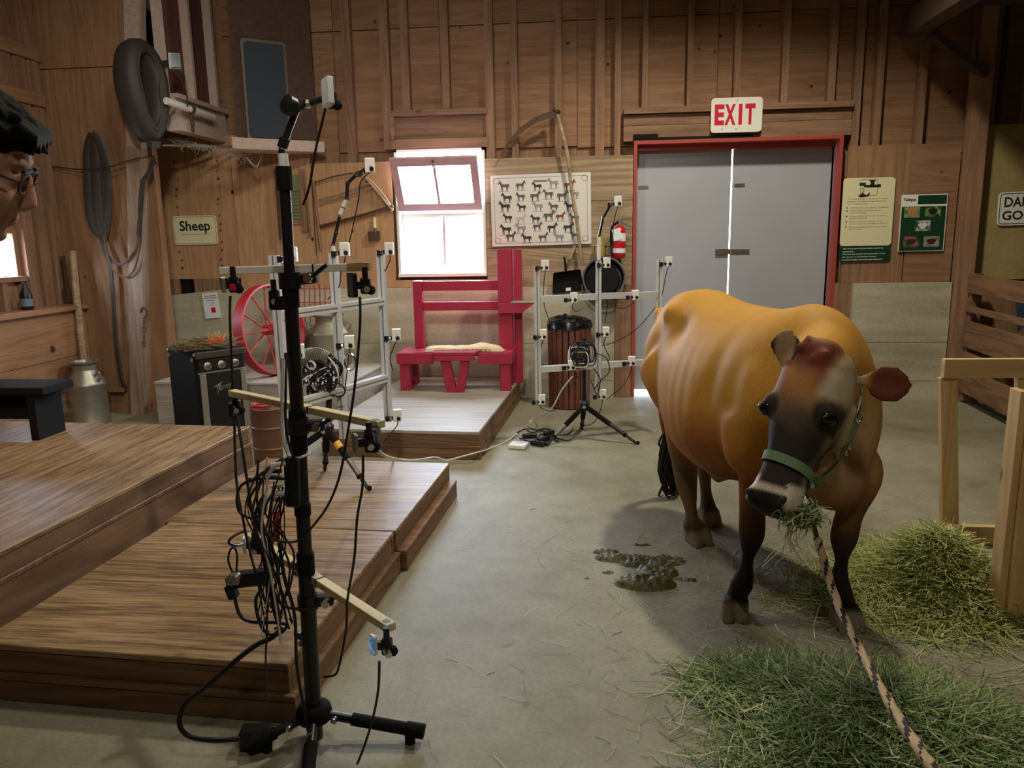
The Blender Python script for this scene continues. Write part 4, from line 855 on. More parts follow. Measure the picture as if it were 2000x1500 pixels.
# slatted bin
bc = V((at(1112, 700, 6.72).x, 6.72, 0))
t = thing('slatted_bin', 'brown slatted litter bin with black bag by the wall', 'litter bin', bc); R_ = .185
MB().lathe([(R_-.025, .02), (R_-.025, .74), (R_-.035, .74), (R_-.035, .02)], bc, n=24).build('liner', M['blackm'], t)
sl = None
for i in range(22):
    a = 2*math.pi*i/22; d = V((math.cos(a), math.sin(a), 0)); q = MB().bar(bc+d*(R_-.012)+V((0, 0, .01)), bc+d*R_+V((0, 0, .735)), .042, .014, d); q.build('slat', M['slat'], t)
for z in (.06, .68): MB().lathe([(R_-.026, z), (R_-.02, z), (R_-.02, z+.03), (R_-.026, z+.03)], bc, n=24).build('hoop', M['steel'], t)
q = MB(); NB = 30; rb_ = random.Random(2); vs = []; prof = [(R_+.012, .70), (R_+.016, .735), (R_+.0, .765), (R_-.06, .78), (R_-.13, .765)]
for r, z in prof:
    for k in range(NB): a = 2*math.pi*k/NB; rr = r+rb_.uniform(-.008, .008); vs.append(bc+V((rr*math.cos(a), rr*math.sin(a), z+rb_.uniform(-.012, .012)+.03*max(0, math.cos(a-2.0)))))
q.add(vs, [(i*NB+k, i*NB+(k+1) % NB, (i+1)*NB+(k+1) % NB, (i+1)*NB+k) for i in range(4) for k in range(NB)]+[tuple(4*NB+k for k in range(NB))]); q.build('bin_bag', M['bag'], t, smooth=True)

# ================================================================== camera rail frames
def wire(nm, pts, r=.004, m='cable', parent=None, n=8):
    return MB().tube(sm(pts, n), r, 6).build(nm, M[m], parent, smooth=True)
def rail(parent, a, b_, w=.042, face=None):
    a, b_ = V(a), V(b_); up = V((0, 0, 1)) if abs((b_-a).normalized().z) < .8 else V((0, 1, 0)); fc = face or V((0, -1, 0))
    o = MB().bar(a, b_, w, w, fc).build('rail', M['alu'], parent)
    d = fc.normalized()*(w/2+.0006); MB().bar(a+d, b_+d, .006, .0012, fc).build('slot', M['alud'], o)
    return o
def boxcam(p, label, group, fdir, sdir, cab=None, s=1.0):
    """Small white box camera: p = its centre; sdir points from the camera to the rail."""
    t = thing('box_camera', label, 'camera', p, group); f_ = V(fdir).normalized(); s_ = V(sdir).normalized(); up = V((0, 0, 1))
    q = MB(); q.bar(p-up*.036*s, p+up*.036*s, .050*s, .034*s, f_); q.build('housing', M['white'], t, bevel=.003)
    l = p+f_*.017*s-up*.018*s+s_*-.008*s; MB().lathe([(.0115*s, 0), (.0115*s, .006), (.008*s, .007), (0, .005)], l, f_, 12).build('lens', M['black'], t, smooth=True)
    MB().ell(p+f_*.016*s-up*.002*s, (.004*s,)*3, 8).build('status_light', M['galv'], t)
    k = p+s_*.030*s-up*.014*s; MB().cyl(k-s_*.008*s, k+s_*.04*s, .012*s, 10).build('clamp_arm', M['black'], t, smooth=True); MB().ell(k+s_*.012*s+f_*.006, (.011*s,)*3, 8).build('ball_joint', M['chrome'], t, smooth=True)
    MB().bar(k+s_*.035*s-up*.014*s, k+s_*.035*s+up*.016*s, .022*s, .024*s, f_).build('clamp_jaw', M['black'], t)
    if cab: wire('cable', [p-up*.034*s]+[V(q) for q in cab], .0032, 'cable', t)
    return t
def tripod(label, hub, feet, col_top, g='black'):
    hub = V(hub); t = thing('tripod', label, 'tripod', (hub.x, hub.y, min(f[2] for f in feet)))
    MB().cyl(hub+V((0, 0, -.05)), col_top, .016, 12).build('centre_column', M['black'], t, smooth=True)
    MB().lathe([(.02, -.03), (.035, -.02), (.038, .02), (.022, .04)], hub, n=14).build('spider', M['black'], t, smooth=True)
    MB().cyl(hub+V((0, -.03, .0)), hub+V((0, -.06, 0)), .012, 8).build('lock_knob', M['chrome'], t)
    for i, f in enumerate(feet):
        f = V(f); d = (f-hub).normalized(); L = (f-hub).length; a = hub+d*.03
        lg = MB().cyl(a, a+d*L*.42, .019, 10).build('leg', M['blackm'], t, smooth=True)
        MB().cyl(a+d*L*.40, a+d*L*.72, .0145, 10).build('leg_tube', M['steel'] if i == 0 else M['black'], lg, smooth=True); MB().cyl(a+d*L*.70, f-d*.012+V((0, 0, .0)), .011, 8).build('leg_tube', M['black'], lg, smooth=True)
        MB().cyl(a+d*L*.68, a+d*L*.72, .018, 10).build('leg_collar', M['blackm'], lg); MB().ell(f+V((0, 0, .014)), (.014, .014, .014), 8).build('foot', M['blackm'], lg, smooth=True)
    return t
# right frame (by the bin) on its tripod
RF = {0: (1049, 520, 788, 5.36), 1: (1169, 509, 772, 5.56), 2: (1288, 506, 770, 5.77)}
fr_ = thing('rail_frame', 'aluminium rail frame of white cameras in front of the slatted bin', 'frame', at(1168, 640, 5.56))
tops, bots = {}, {}
for k, (x, y0, y1, Y) in RF.items():
    a, d = at(x, y0, Y), at(x-6, y1, Y); d.x = a.x-.0; tops[k], bots[k] = a, d; rail(fr_, d, a)
def onrail(k, y): a, d = tops[k], bots[k]; return a.lerp(d, (y-RF[k][1])/(RF[k][2]-RF[k][1]))
for ys in ((583, 577, 573), (720, 712, 704)):
    for k in (0, 1): rail(fr_, onrail(k, ys[k])+(tops[1]-tops[0]).normalized()*.016, onrail(k+1, ys[k+1])-(tops[1]-tops[0]).normalized()*.016)
tripod('black tripod holding the camera frame in front of the slatted bin', at(1141, 792, 5.58), [atz(1066, 871), atz(1246, 868), atz(1136, 838)], at(1141, 660, 5.6))
GR = 'white box cameras on the right rail frame'
S0 = (tops[0]-tops[1]).normalized()
def Yx(x): return 5.36+(x-1049)*(5.77-5.36)/239-.03
RC = [(1065, 518, 'white camera at the top of the left rail of the right frame', [(1062, 560), (1064, 600), (1085, 650), (1118, 672), (1135, 674)]), (1185, 513, 'white camera at the top of the middle rail below the right articulated arm', [(1183, 545), (1186, 590), (1182, 630)]), (1306, 511, 'white camera at the far right top of the right frame, against the grey door', [(1300, 540), (1293, 575), (1280, 600), (1240, 645), (1190, 672), (1160, 674)]),
      (1121, 581, 'white camera on the upper cross rail above the slatted bin', [(1117, 600), (1125, 608), (1140, 600)]), (1241, 576, 'white camera on the upper cross rail against the door jamb', [(1236, 592), (1220, 602), (1200, 600)]), (1061, 653, 'white camera halfway up the left rail of the right frame', [(1056, 680), (1052, 700), (1062, 714)]), (1183, 648, 'white camera halfway up the middle rail of the right frame', [(1180, 675), (1190, 700), (1180, 712)]),
      (1117, 713, 'white camera on the lower cross rail in front of the slatted bin', [(1126, 735), (1112, 760)]), (1234, 705, 'white camera on the lower cross rail left of the cow', [(1230, 730), (1215, 755), (1185, 780)]), (1058, 780, 'white camera at the bottom of the left rail of the right frame', [(1055, 795), (1075, 803), (1095, 795)]), (1177, 770, 'white camera at the bottom of the middle rail just above the tripod legs', [(1173, 800), (1160, 825), (1140, 832)])]
for x, y, lb_, cb in RC:
    Y = Yx(x); boxcam(at(x, y, Y), lb_, GR, (.12, -1, .05), S0, [at(u, v, Y+.03) for u, v in cb])
# cable bundle on the right frame
cbn = thing('cable_bundle', 'tangle of black and grey cables hung at the centre of the right frame', 'cables', at(1145, 700, 5.45)); rc = random.Random(8)
for i in range(16):
    c = at(1136+rc.uniform(-8, 10), 695+rc.uniform(-10, 8), 5.45+rc.uniform(-.03, .03)); R1, R2 = rc.uniform(.04, .075), rc.uniform(.06, .11); ph = rc.uniform(-.5, .5)
    MB().tube([c+V((R1*math.cos(a)*math.cos(ph), R1*math.cos(a)*math.sin(ph)*.6, R2*math.sin(a)+.01*math.sin(3*a))) for a in [2*math.pi*k/20 for k in range(20)]], .0045, 5, True).build('cable_loop', M['cable' if i % 4 else 'wcable'], cbn, smooth=True)
for pts in ([(1165, 690), (1185, 700), (1190, 725), (1175, 742), (1160, 760)], [(1130, 735), (1105, 745), (1085, 740), (1078, 720)], [(1160, 720), (1172, 740), (1166, 770), (1155, 745)]): wire('loose_cable', [at(x, y, 5.5) for x, y in pts], .004, 'cable', cbn)
# articulated arms
def arm(label, pts, cams, whites=()):
    t = thing('articulated_arm', label, 'arm', pts[0]); n = len(pts)
    for i in range(n-1):
        a, b_ = pts[i], pts[i+1]; o = MB().cyl(a, b_, .009 if i not in whites else .012, 8).build('arm_segment', M['black' if i not in whites else 'wcable'], t, smooth=True)
        MB().ell(b_, (.013,)*3, 8).build('joint', M['black' if i % 2 else 'chrome'], o, smooth=True)
    return t
Ya = 5.54
arm('articulated arm rising from the top of the right frame', [at(1170, 508, Ya), at(1171, 480, Ya), at(1170, 462, Ya), at(1178, 425, Ya), at(1192, 401, Ya), at(1200, 398, Ya)], 0, (0, 1))
boxcam(at(1207, 393, Ya-.02), 'white camera on the tip of the right articulated arm beside the fire extinguisher', 'white cameras on articulated arms', (.1, -1, 0), (-1, 0, -.2), [at(1203, 415, Ya), at(1198, 440, Ya+.05), at(1196, 480, Ya+.1), at(1190, 500, Ya)])
# left frame on its tripod
LFp = {0: (V((-1.515, 3.6, 0)), 0), 1: (V((-1.358, 4.0, 0)), 0), 2: (V((-1.213, 4.4, 0)), 0)}
fl2 = thing('rail_frame', 'aluminium rail frame of white cameras behind the tall camera stand', 'frame', (-1.36, 4.0, .9))
for k in LFp: rail(fl2, LFp[k][0]+V((0, 0, .42)), LFp[k][0]+V((0, 0, 1.428)))
dv = (LFp[2][0]-LFp[0][0]).normalized()
for z in (1.14, .685):
    for k in (0, 1): rail(fl2, LFp[k][0]+V((0, 0, z))+dv*.016, LFp[k+1][0]+V((0, 0, z))-dv*.016, face=V((.93, -.36, 0)))
ht = V((-1.41, 3.88, .50))
tripod('black tripod with one yellow leg band, standing on the near stage', ht, [atz(722, 958, .2), atz(635, 919, .2), atz(488, 942, .2)], ht+V((.02, .06, .35)))
f0 = atz(722, 958, .2); dd = (f0-ht).normalized(); tag(MB().cyl(ht+dd*.09, ht+dd*.13, .0205, 12).build('tape_band', M['yellow'], bpy.data.objects['tripod.001']), 'yellow grip band')
GL = 'white box cameras on the left rail frame'
for x, y, Y, lb_, cb in ((673, 487, 3.97, 'white camera at the top of the middle rail of the left frame', [(673, 510), (666, 530), (662, 560), (640, 585)]), (760, 486, 4.37, 'white camera at the top right of the left frame beside the window', [(762, 505), (757, 520), (751, 530)]), (570, 497, 3.58, 'white camera at the top of the left frame hidden behind the stand pole', [(572, 520), (575, 560)]), (682, 668, 3.97, 'white camera halfway up the middle rail of the left frame', [(681, 695), (678, 725), (674, 760)]), (774, 654, 4.37, 'white camera halfway up the rail nearest the pink bench', [(768, 680), (762, 700), (768, 725)]), (776, 811, 4.37, 'white camera low on the rail over the daylit stage', [(776, 830), (765, 845), (748, 865)]), (584, 686, 3.58, 'white camera beside the stand pole in front of a milk can', [(584, 705), (580, 740)])):
    boxcam(at(x, y, Y), lb_, GL, (.2, -1, .03), V((-1, .1, -.15)), [at(u, v, Y+.02) for u, v in cb])
Yb = 3.98
arm('articulated arm rising from the left frame toward the window', [at(652, 494, Yb), at(650, 480, Yb), at(656, 455, Yb), at(664, 420, Yb), at(670, 405, Yb), at(677, 390, Yb), at(679, 358, Yb), at(697, 340, Yb), at(712, 332, Yb)], 0, (0, 3, 4))
boxcam(at(722, 323, Yb), 'white camera on the tip of the left articulated arm beside the window', 'white cameras on articulated arms', (.35, -1, -.2), (-1, 0, -.5), [at(705, 355, Yb), at(700, 390, Yb), at(690, 440, Yb), at(682, 475, Yb)])
# cable heap hung on the left frame
cb2 = thing('cable_bundle', 'heap of black and silver cables hanging on the left frame by the milk cans', 'cables', at(630, 730, 3.9)); rc = random.Random(9)
for i in range(34):
    c = at(622+rc.uniform(-26, 34), 735+rc.uniform(-22, 26), 3.9+rc.uniform(-.05, .05)); R1, R2 = rc.uniform(.03, .07), rc.uniform(.02, .06); ph = rc.uniform(-1.2, 1.2); ti = rc.uniform(-.7, .7)
    MB().tube([c+V((R1*math.cos(a)*math.cos(ph), R1*math.cos(a)*math.sin(ph)*.5, R2*math.sin(a)+R1*ti*math.cos(a))) for a in [2*math.pi*k/18 for k in range(18)]], rc.uniform(.003, .006), 5, True).build('cable_loop', M['wcable' if i % 6 == 0 else 'cable'], cb2, smooth=True)
for i in range(18):   # spiral wrapped loom
    u = i/17; c = at(585+u*58, 698+math.sin(u*2.5)*-12+u*12, 3.88); MB().tube([c+V((.012*math.cos(a)+.012*math.sin(a)*.3, .02*math.cos(a), .035*math.sin(a))) for a in [2*math.pi*k/12 for k in range(12)]], .004, 5, True).build('loom_turn', M['galv'], cb2, smooth=True)
MB().tube([at(684, 707, 3.95)+V((.03*math.cos(a), 0, .045*math.sin(a))) for a in [2*math.pi*k/18 for k in range(18)]], .005, 6, True).build('steel_ring', M['chrome'], cb2, smooth=True)

# ================================================================== floor clutter
fc = thing('power_adapters', 'pile of black power adapters and leads on the floor by the right tripod', 'adapters', atz(1055, 858))
for i, (x, y, r) in enumerate(((1034, 851, .2), (1062, 858, .9), (1050, 866, -.4), (1072, 846, 1.0))): MB().box(atz(x, y, .02), (.11, .035, .034), Matrix.Rotation(r, 3, 'Z')).build('adapter_block', M['black'], fc, bevel=.005)
for pts in ([(1010, 845), (1025, 838), (1040, 845), (1058, 838), (1075, 840), (1078, 855)], [(1030, 836), (1060, 842), (1090, 850), (1112, 846), (1120, 835)], [(1015, 856), (1040, 862), (1060, 848), (1090, 862)], [(1085, 855), (1110, 860), (1125, 845), (1140, 830)]): wire('lead', [atz(x, y, .012) for x, y in pts], .005, 'cable', fc)
tag(MB().prism(rrect(.13, .13, .015), atz(1013, 873, .003), V((.95, -.2, 0)), V((.2, .95, 0)), .028).build('white_hub', M['white'], bevel=.004), 'small white square box lying on the floor by the adapters', 'box')
tag(wire('white_lead', [at(738, 880, 1.9), at(752, 890, 2.9), at(770, 895, 4.35), at(800, 899, 4.6), at(822, 897, 4.75), at(850, 893, 4.82), at(872, 899, 4.88), at(900, 892, 4.92), at(930, 884, 4.95), atz(962, 874, .008), atz(1000, 855, .008), atz(1040, 820, .008), at(1075, 800, 5.6), at(1097, 762, 5.5), at(1118, 735, 5.45)], .006, 'wcable'), 'long white lead crossing the floor from the stand to the right frame', 'cable')
tag(MB().bb(-.005, .035, 5.02, 5.07, .0, .004).build('paper_scrap', M['paper']), 'tiny white scrap on the floor below the right tripod', 'scrap') if False else None

# ================================================================== tall camera stand in front
PB, PT = V((-.838, 2.035, .10)), V((-.806, 2.02, 1.70))
def pole(z): return PB.lerp(PT, (z-PB.z)/(PT.z-PB.z))
def pz(y): # height on the pole seen at photo row y
    lo, hi = .0, 1.75
    for _ in range(30):
        m = (lo+hi)/2; d = pole(m)-CP; yy = 750-FPX*d.dot(_u2)/d.dot(_f)
        if yy > y: lo = m
        else: hi = m
    return lo
st = thing('camera_stand', 'tall black tripod stand in the foreground, draped with cables', 'stand', (PB.x, PB.y, 0))
for y0, y1, r in ((1440, 1085, .0235), (1120, 830, .0205), (860, 560, .019), (600, 345, .0148)): MB().cyl(pole(pz(y0)), pole(pz(y1)), r, 18).build('pole_section', M['black'], st, smooth=True)
for y0, y1, r in ((1382, 1370, .0275), (1120, 1080, .0255), (1005, 985, .0235), (880, 800, .024), (600, 562, .022), (372, 325, .0205)): MB().cyl(pole(pz(y0)), pole(pz(y1)), r, 18).build('collar', M['blackm'], st, smooth=True)
MB().cyl(pole(pz(325)), pole(pz(300)), .013, 14).build('adapter_ring', M['wcable'], st, smooth=True)
hub = V((PB.x, PB.y, .085))
MB().lathe([(.03, -.03), (.05, -.02), (.055, .0), (.05, .02), (.03, .035)], hub, n=20).build('leg_hub', M['blackm'], st, smooth=True)
for (x, y), L in (((800, 1424), 1), ((520, 1440), 1), ((600, 1530), 1)):
    f = atz(x, y, .045 if x != 600 else .03); d = (f-hub).normalized()
    lg = MB().cyl(hub+d*.045, hub+d*.13, .014, 12).build('leg', M['black'], st, smooth=True); MB().cyl(hub+d*.12, f, .019, 12).build('leg_tube', M['blackm'], lg, smooth=True)
    MB().cyl(f-d*.01, f+d*.045, .0225, 12).build('leg_tip', M['blackm'], lg, smooth=True); MB().ell(hub+d*.07+V((0, -.02, 0)), (.012,)*3, 8).build('leg_bolt', M['chrome'], lg, smooth=True)
    MB().cyl(f+V((0, 0, -.02)), V((f.x, f.y, 0)), .016, 8).build('leg_foot', M['blackm'], lg)
for y in (1250, 1115): p = pole(pz(y)); MB().bar(p, p+V((-.035, -.02, .03)), .02, .016).build('lock_lever', M['black'], st); MB().ell(p+V((-.02, -.02, 0)), (.01,)*3, 8).build('lever_pin', M['chrome'], st)
# top boom
arm('black articulated boom on top of the tall camera stand', [at(549, 300, 2.02), at(552, 285, 2.02), at(580, 212, 2.02), at(600, 203, 2.02), at(642, 189, 2.02)], 0)
bo = [o for o in bpy.data.objects if o.name.startswith('articulated_arm') and o.parent is None][-1]
MB().lathe([(.018, -.012), (.026, -.008), (.026, .012), (.012, .02)], at(566, 206, 2.0), (-.6, -1, .3), 10).build('clamp_knob', M['black'], bo, smooth=True); MB().cyl(at(551, 288, 2.02), at(557, 270, 2.02), .014, 10).build('boom_socket', M['black'], bo)
def phone(label, p, w, h, th, ux, m='white', scr='screen', group='small phones on the stand', mount=None, red=False, cab=None, name='phone'):
    t = thing(name, label, 'phone', p, group); p = V(p); ux = V(ux).normalized(); nz = ux.cross(V((0, 0, 1))).normalized(); up = V((0, 0, 1))
    MB().prism(rrect(w, h, .006), p-nz*th/2, ux, up, th).build('body', M[m], t)
    MB().prism(rrect(w*.86, h*.86, .003), p+nz*th/2, ux, up, .0012).build('screen', M[scr], t)
    if mount is not None:
        q = V(mount); MB().bar(q+up*.022, q-up*.022, .026, .022, (0, 1, 0)).build('mount', M['black'], t, bevel=.004); MB().cyl(q+up*.02, q+up*.05, .008, 8).build('mount_stem', M['black'], t)
        MB().cyl(q+V((.0, -.012, -.004)), q+V((.012, -.03, -.008)), .009, 8).build('mount_knob', M['exitr' if red else 'chrome'], t); MB().ell(q-up*.012+V((.014, 0, 0)), (.014,)*3, 8).build('mount_ball', M['blackm'], t, smooth=True)
        MB().bar(p, q, .012, .02).build('mount_clip', M['black'], t)
    if cab: wire('cable', cab, .0036, 'cable', t)
    return t
phone('white backed phone clamped to the boom tip above the stand', at(640, 180, 1.96), .034, .068, .014, (.80, -.6, 0.25), 'white', 'white', cab=[at(637, 205, 2.0), at(630, 235, 2.01), at(617, 290, 2.02), at(604, 365, 2.03), at(592, 400, 2.05)], mount=at(648, 196, 2.03))
# wooden battens
def batten(label, a, b_, w, h, m='stick'):
    t = thing('wooden_batten', label, 'batten', (V(a)+V(b_))/2, 'cream battens across the stand'); a, b_ = V(a), V(b_); MB().bar(a, b_, w, h).build('stick', M[m], t, bevel=.0015); d = (b_-a).normalized()
    MB().bar(b_-d*.03+V((0, 0, h/2)), b_-d*.012+V((0, 0, h/2)), w*.5, .002).build('bolt_head', M['steel'], t)
    c = (a+b_)/2+d*.06; MB().bar(c-d*.002, c+d*.002, w+.003, h+.003).build('zip_tie', M['black'], t); return t
z1 = pole(pz(526)).z
a1, b1 = at(431, 529, 2.085), at(718, 521, 2.085)
t1 = batten('top white painted batten across the stand, bare peeled wood at its right end', a1, b1, .022, .021, 'whitestick')
d1 = (b1-a1).normalized(); MB().bar(b1-d1*.055, b1+d1*.006, .0235, .0225).build('peeled_end', wood('peeled_brown_end', (206, 170, 120), (150, 110, 74), 'X', 1, .3), t1)
z2, z3 = 1.02, .525
a2, b2 = atz(453, 767, z2), atz(745, 829, z2); batten('middle cream batten across the stand, right end toward the camera', a2, b2, .028, .02)
a3, b3 = atz(487, 1046, z3), atz(764, 1226, z3); batten('lowest cream batten across the stand, pointing out over the stage edge', a3, b3, .03, .022)
def clamp(label, y, dirs):
    p = pole(pz(y)); t = thing('super_clamp', label, 'clamp', p, 'black clamps on the stand pole'); d = V(dirs).normalized()
    MB().cyl(p-V((0, 0, .022)), p+V((0, 0, .022)), .030, 14).build('jaw_ring', M['black'], t, smooth=True); MB().bar(p+d*.02, p+d*.075, .036, .03).build('jaw_body', M['black'], t, bevel=.005)
    MB().cyl(p+d*.06+V((0, -.012, 0)), p+d*.06+V((0, -.035, 0)), .012, 10).build('bolt', M['chrome'], t); MB().bar(p+d*.07+V((0, -.015, .005)), p+d*.11+V((0, -.02, .03)), .012, .01).build('tightening_lever', M['black'], t); return t
clamp('black clamp holding the top batten to the stand pole', 548, (1, .1, .1)); clamp('black clamp holding the middle batten to the stand pole', 832, (1, .2, 0)); clamp('black clamp holding the lowest batten to the stand pole', 1175, (1, .3, 0))
phone('grey phone seen edge on at the left end of the top batten, red button mount', at(437, 556, 2.06), .03, .044, .010, (.45, -.9, 0), 'galv', mount=at(457, 556, 2.07), red=True, cab=[at(450, 578, 2.07), at(449, 620, 2.06), at(452, 690, 2.05), at(455, 760, 2.05)])
phone('dark framed phone at the right end of the top batten', at(688, 557, 2.03), .036, .066, .012, (.72, -.7, 0), 'black', mount=at(714, 558, 2.05), cab=[at(703, 580, 2.02), at(703, 640, 2.0), at(693, 753, 1.98), at(680, 840, 1.96), at(664, 927, 1.95), at(640, 988, 1.96), at(605, 1035, 1.97), at(584, 1055, 1.96), at(560, 1059, 1.95), at(533, 1052, 1.95), at(512, 1025, 1.96), at(504, 990, 1.98)])
phone('black phone holder on the left of the pole below the top batten', at(543, 592, 2.0), .045, .036, .02, (.9, -.3, 0), 'black', 'black', mount=at(536, 582, 2.02))
phone('small phone gripped at the left end of the middle batten', a2+V((.006, -.03, -.05)), .02, .05, .012, (.4, -.9, 0), 'black', mount=a2+V((.012, 0, -.045)))
phone('phone with teal screen under the right end of the middle batten', at(694, 866, 1.80), .022, .05, .008, (.6, -.8, 0), 'galv', mount=at(722, 862, 1.84), cab=[at(709, 888, 1.84), at(708, 950, 1.86), at(698, 1010, 1.87), at(692, 1090, 1.87), at(679, 1170, 1.88), at(676, 1230, 1.89), at(663, 1298, 1.90), at(654, 1318, 1.91), at(633, 1322, 1.95)])
MB().bb(at(713, 862, 1.86).x, at(737, 862, 1.86).x, 1.85, 1.90, at(720, 884, 1.86).z, at(720, 838, 1.86).z).build('battery_box', M['black'], [o for o in bpy.data.objects if o.name.startswith('phone') and o.parent is None][-1], bevel=.004)
phone('white phone seen edge on at the left end of the lowest batten', at(478, 1064, 2.25), .03, .055, .008, (.3, -.95, 0), 'white', mount=at(497, 1068, 2.27))
phone('phone with lit blue screen hanging at the near end of the lowest batten', at(729, 1259, 1.70), .024, .052, .008, (.8, -.6, 0), 'white', 'lit', mount=at(756, 1262, 1.71), cab=[at(741, 1292, 1.70), at(739, 1345, 1.72), at(729, 1400, 1.74), at(714, 1450, 1.74), at(698, 1492, 1.74)])
# hub box strapped to the pole with its plugs
hb = thing('usb_hub', 'black box of charging ports strapped to the stand pole with plugs', 'charging hub', pole(pz(940)))
p0, p1 = at(571, 893, 2.0), at(574, 988, 2.0); MB().bar(p0, p1, .042, .03, (0, 1, 0)).build('housing', M['black'], hb, bevel=.004)
for i in range(6):
    c = p0.lerp(p1, .12+i*.15)+V((-.03, -.005, 0)); MB().bar(c, c+V((-.03, -.004, .004*(i % 3-1))), .012, .010).build('plug', M['white' if i in (0, 3) else 'black'], hb)
MB().tube([pole(pz(890))+V((.0275*math.cos(a), .0275*math.sin(a), .006*math.cos(a))) for a in [2*math.pi*k/18 for k in range(18)]], .004, 6, True).build('strap', M['wcable'], hb, smooth=True)
pb = thing('power_strip', 'black power block hanging in the cables over the near stage', 'power strip', at(488, 1132, 1.98))
MB().bar(at(446, 1134, 1.98), at(530, 1124, 1.98), .05, .04).build('block', M['black'], pb, bevel=.008); MB().bar(at(446, 1132, 1.955), at(468, 1130, 1.955), .03, .03).build('plug_adapter', M['galv'], pb, bevel=.004); MB().bar(at(448, 1142, 1.965), at(458, 1168, 1.965), .028, .028).build('plug_adapter', M['black'], pb, bevel=.004)
for x, y in ((482, 1118), (505, 1114)): MB().ell(at(x, y, 1.955), (.004,)*3, 6).build('indicator', plain('blue_led', (70, 90, 190), .4) if x == 482 else bpy.data.materials['blue_led'], pb)
# loose cables of the stand, each its own lead
def lead(label, pts, r=.0045, m='cable', Y=1.97): return tag(wire('hanging_cable', [at(q[0], q[1], q[2] if len(q) > 2 else Y) for q in pts], r, m), label, 'cable', 'leads hanging on the stand')
lead('thick black lead curving from the stand over the stage edge to the power brick', [(552, 1225, 2.0), (530, 1246, 1.98), (500, 1260), (457, 1293, 1.95), (400, 1343, 1.93), (363, 1373, 1.91), (350, 1410, 1.89), (367, 1437, 1.88), (417, 1446, 1.89), (468, 1443, 1.91)], .0075)
lead('black lead running down beside the pole to its foot', [(545, 1060), (556, 1130), (575, 1200), (580, 1300, 1.96), (594, 1385, 1.97), (602, 1428, 1.98)], .0048)
lead('pair lead hanging straight down from the middle batten, outer one', [(458, 812, 2.1), (459, 880, 2.08), (463, 950, 2.05), (474, 1010, 2.02), (484, 1060, 2.0), (500, 1120), (520, 1180)], .0038)
lead('pair lead hanging from the middle batten, inner one', [(463, 812, 2.1), (474, 880, 2.07), (486, 960, 2.04), (496, 1020, 2.0), (512, 1080), (534, 1190), (548, 1230)], .0042)
lead('thin lead dropping from the cable tangle past the stage front edge', [(520, 1140), (522, 1210), (519, 1290), (522, 1370, 1.93)], .003, 'brcable')
lead('lead looping out left beside the white phone', [(476, 1038, 2.1), (455, 1048, 2.05), (447, 1060, 2.03), (462, 1066, 2.05), (474, 1062, 2.1)], .004)
lead('small loop of wire above the power block', [(455, 1120), (446, 1095), (450, 1074), (458, 1070), (463, 1085), (462, 1115)], .003)
lead('lead coiled under the power block to the pole', [(458, 1165), (468, 1200), (490, 1214), (540, 1216), (560, 1222), (545, 1238), (520, 1236), (504, 1205), (500, 1170), (512, 1150)], .005)
lead('lead from the tangle to the lowest clamp', [(528, 1140), (550, 1180), (580, 1189), (600, 1188, 2.0)], .0045)
lead('grey lead running up the left side of the pole', [(552, 700, 2.0), (551, 770), (550, 830), (553, 860), (562, 885)], .0045, 'wcable')
lead('green tinted lead beside the grey one on the pole', [(560, 690, 2.0), (558, 760), (558, 830), (565, 870), (572, 890)], .0035, 'cable')
lead('white lead plugged into the charging hub', [(556, 905), (535, 912), (524, 930), (520, 945)], .006, 'wcable')
lead('second white lead plugged low into the charging hub', [(556, 965), (535, 965), (520, 978), (517, 995)], .007, 'wcable')
lead('lead looping left from the charging hub', [(556, 935), (510, 935), (475, 945), (463, 970), (468, 1000), (490, 1012), (505, 1008)], .004)
tg = thing('cable_tangle', 'dense tangle of thin black leads hanging left of the stand pole', 'cables', at(525, 1050, 1.98)); rc = random.Random(21)
for i in range(26):
    x0 = rc.uniform(498, 560); y0 = rc.uniform(890, 1010); x1 = rc.uniform(505, 570); y1 = rc.uniform(1080, 1240); dY = rc.uniform(-.03, .03)
    pts = [at(x0, y0, 1.99+dY), at(x0+rc.uniform(-35, 15), y0+(y1-y0)*.3, 1.97+dY), at((x0+x1)/2+rc.uniform(-30, 20), y0+(y1-y0)*.6, 1.97+dY), at(x1, y1, 1.98+dY), at(x1+rc.uniform(-20, 10), y1+rc.uniform(-5, 25), 1.98+dY)]
    wire('thin_lead', pts, rc.choice((.0016, .0022, .0026, .0034)), rc.choice(('cable', 'cable', 'cable', 'brcable', 'wcable') if i % 5 == 0 else ('cable', 'brcable')), tg)
for i in range(5): wire('red_lead', [at(528+i*4, 1000, 1.97), at(524+i*5, 1025, 1.96), at(533+i*3, 1055, 1.97)], .0025, 'red', tg)
br = thing('power_brick', 'black power brick lying at the foot of the stand', 'power brick', atz(500, 1445))
MB().bar(atz(470, 1440, .032), atz(532, 1437, .032), .062, .06).build('case', M['black'], br, bevel=.008); MB().prism(rrect(.012, .035, .002), atz(499, 1447, .032)+V((0, -.0, 0)), (1, 0, 0), (0, 0, 1), .001).build('rating_label', M['galv'], br)

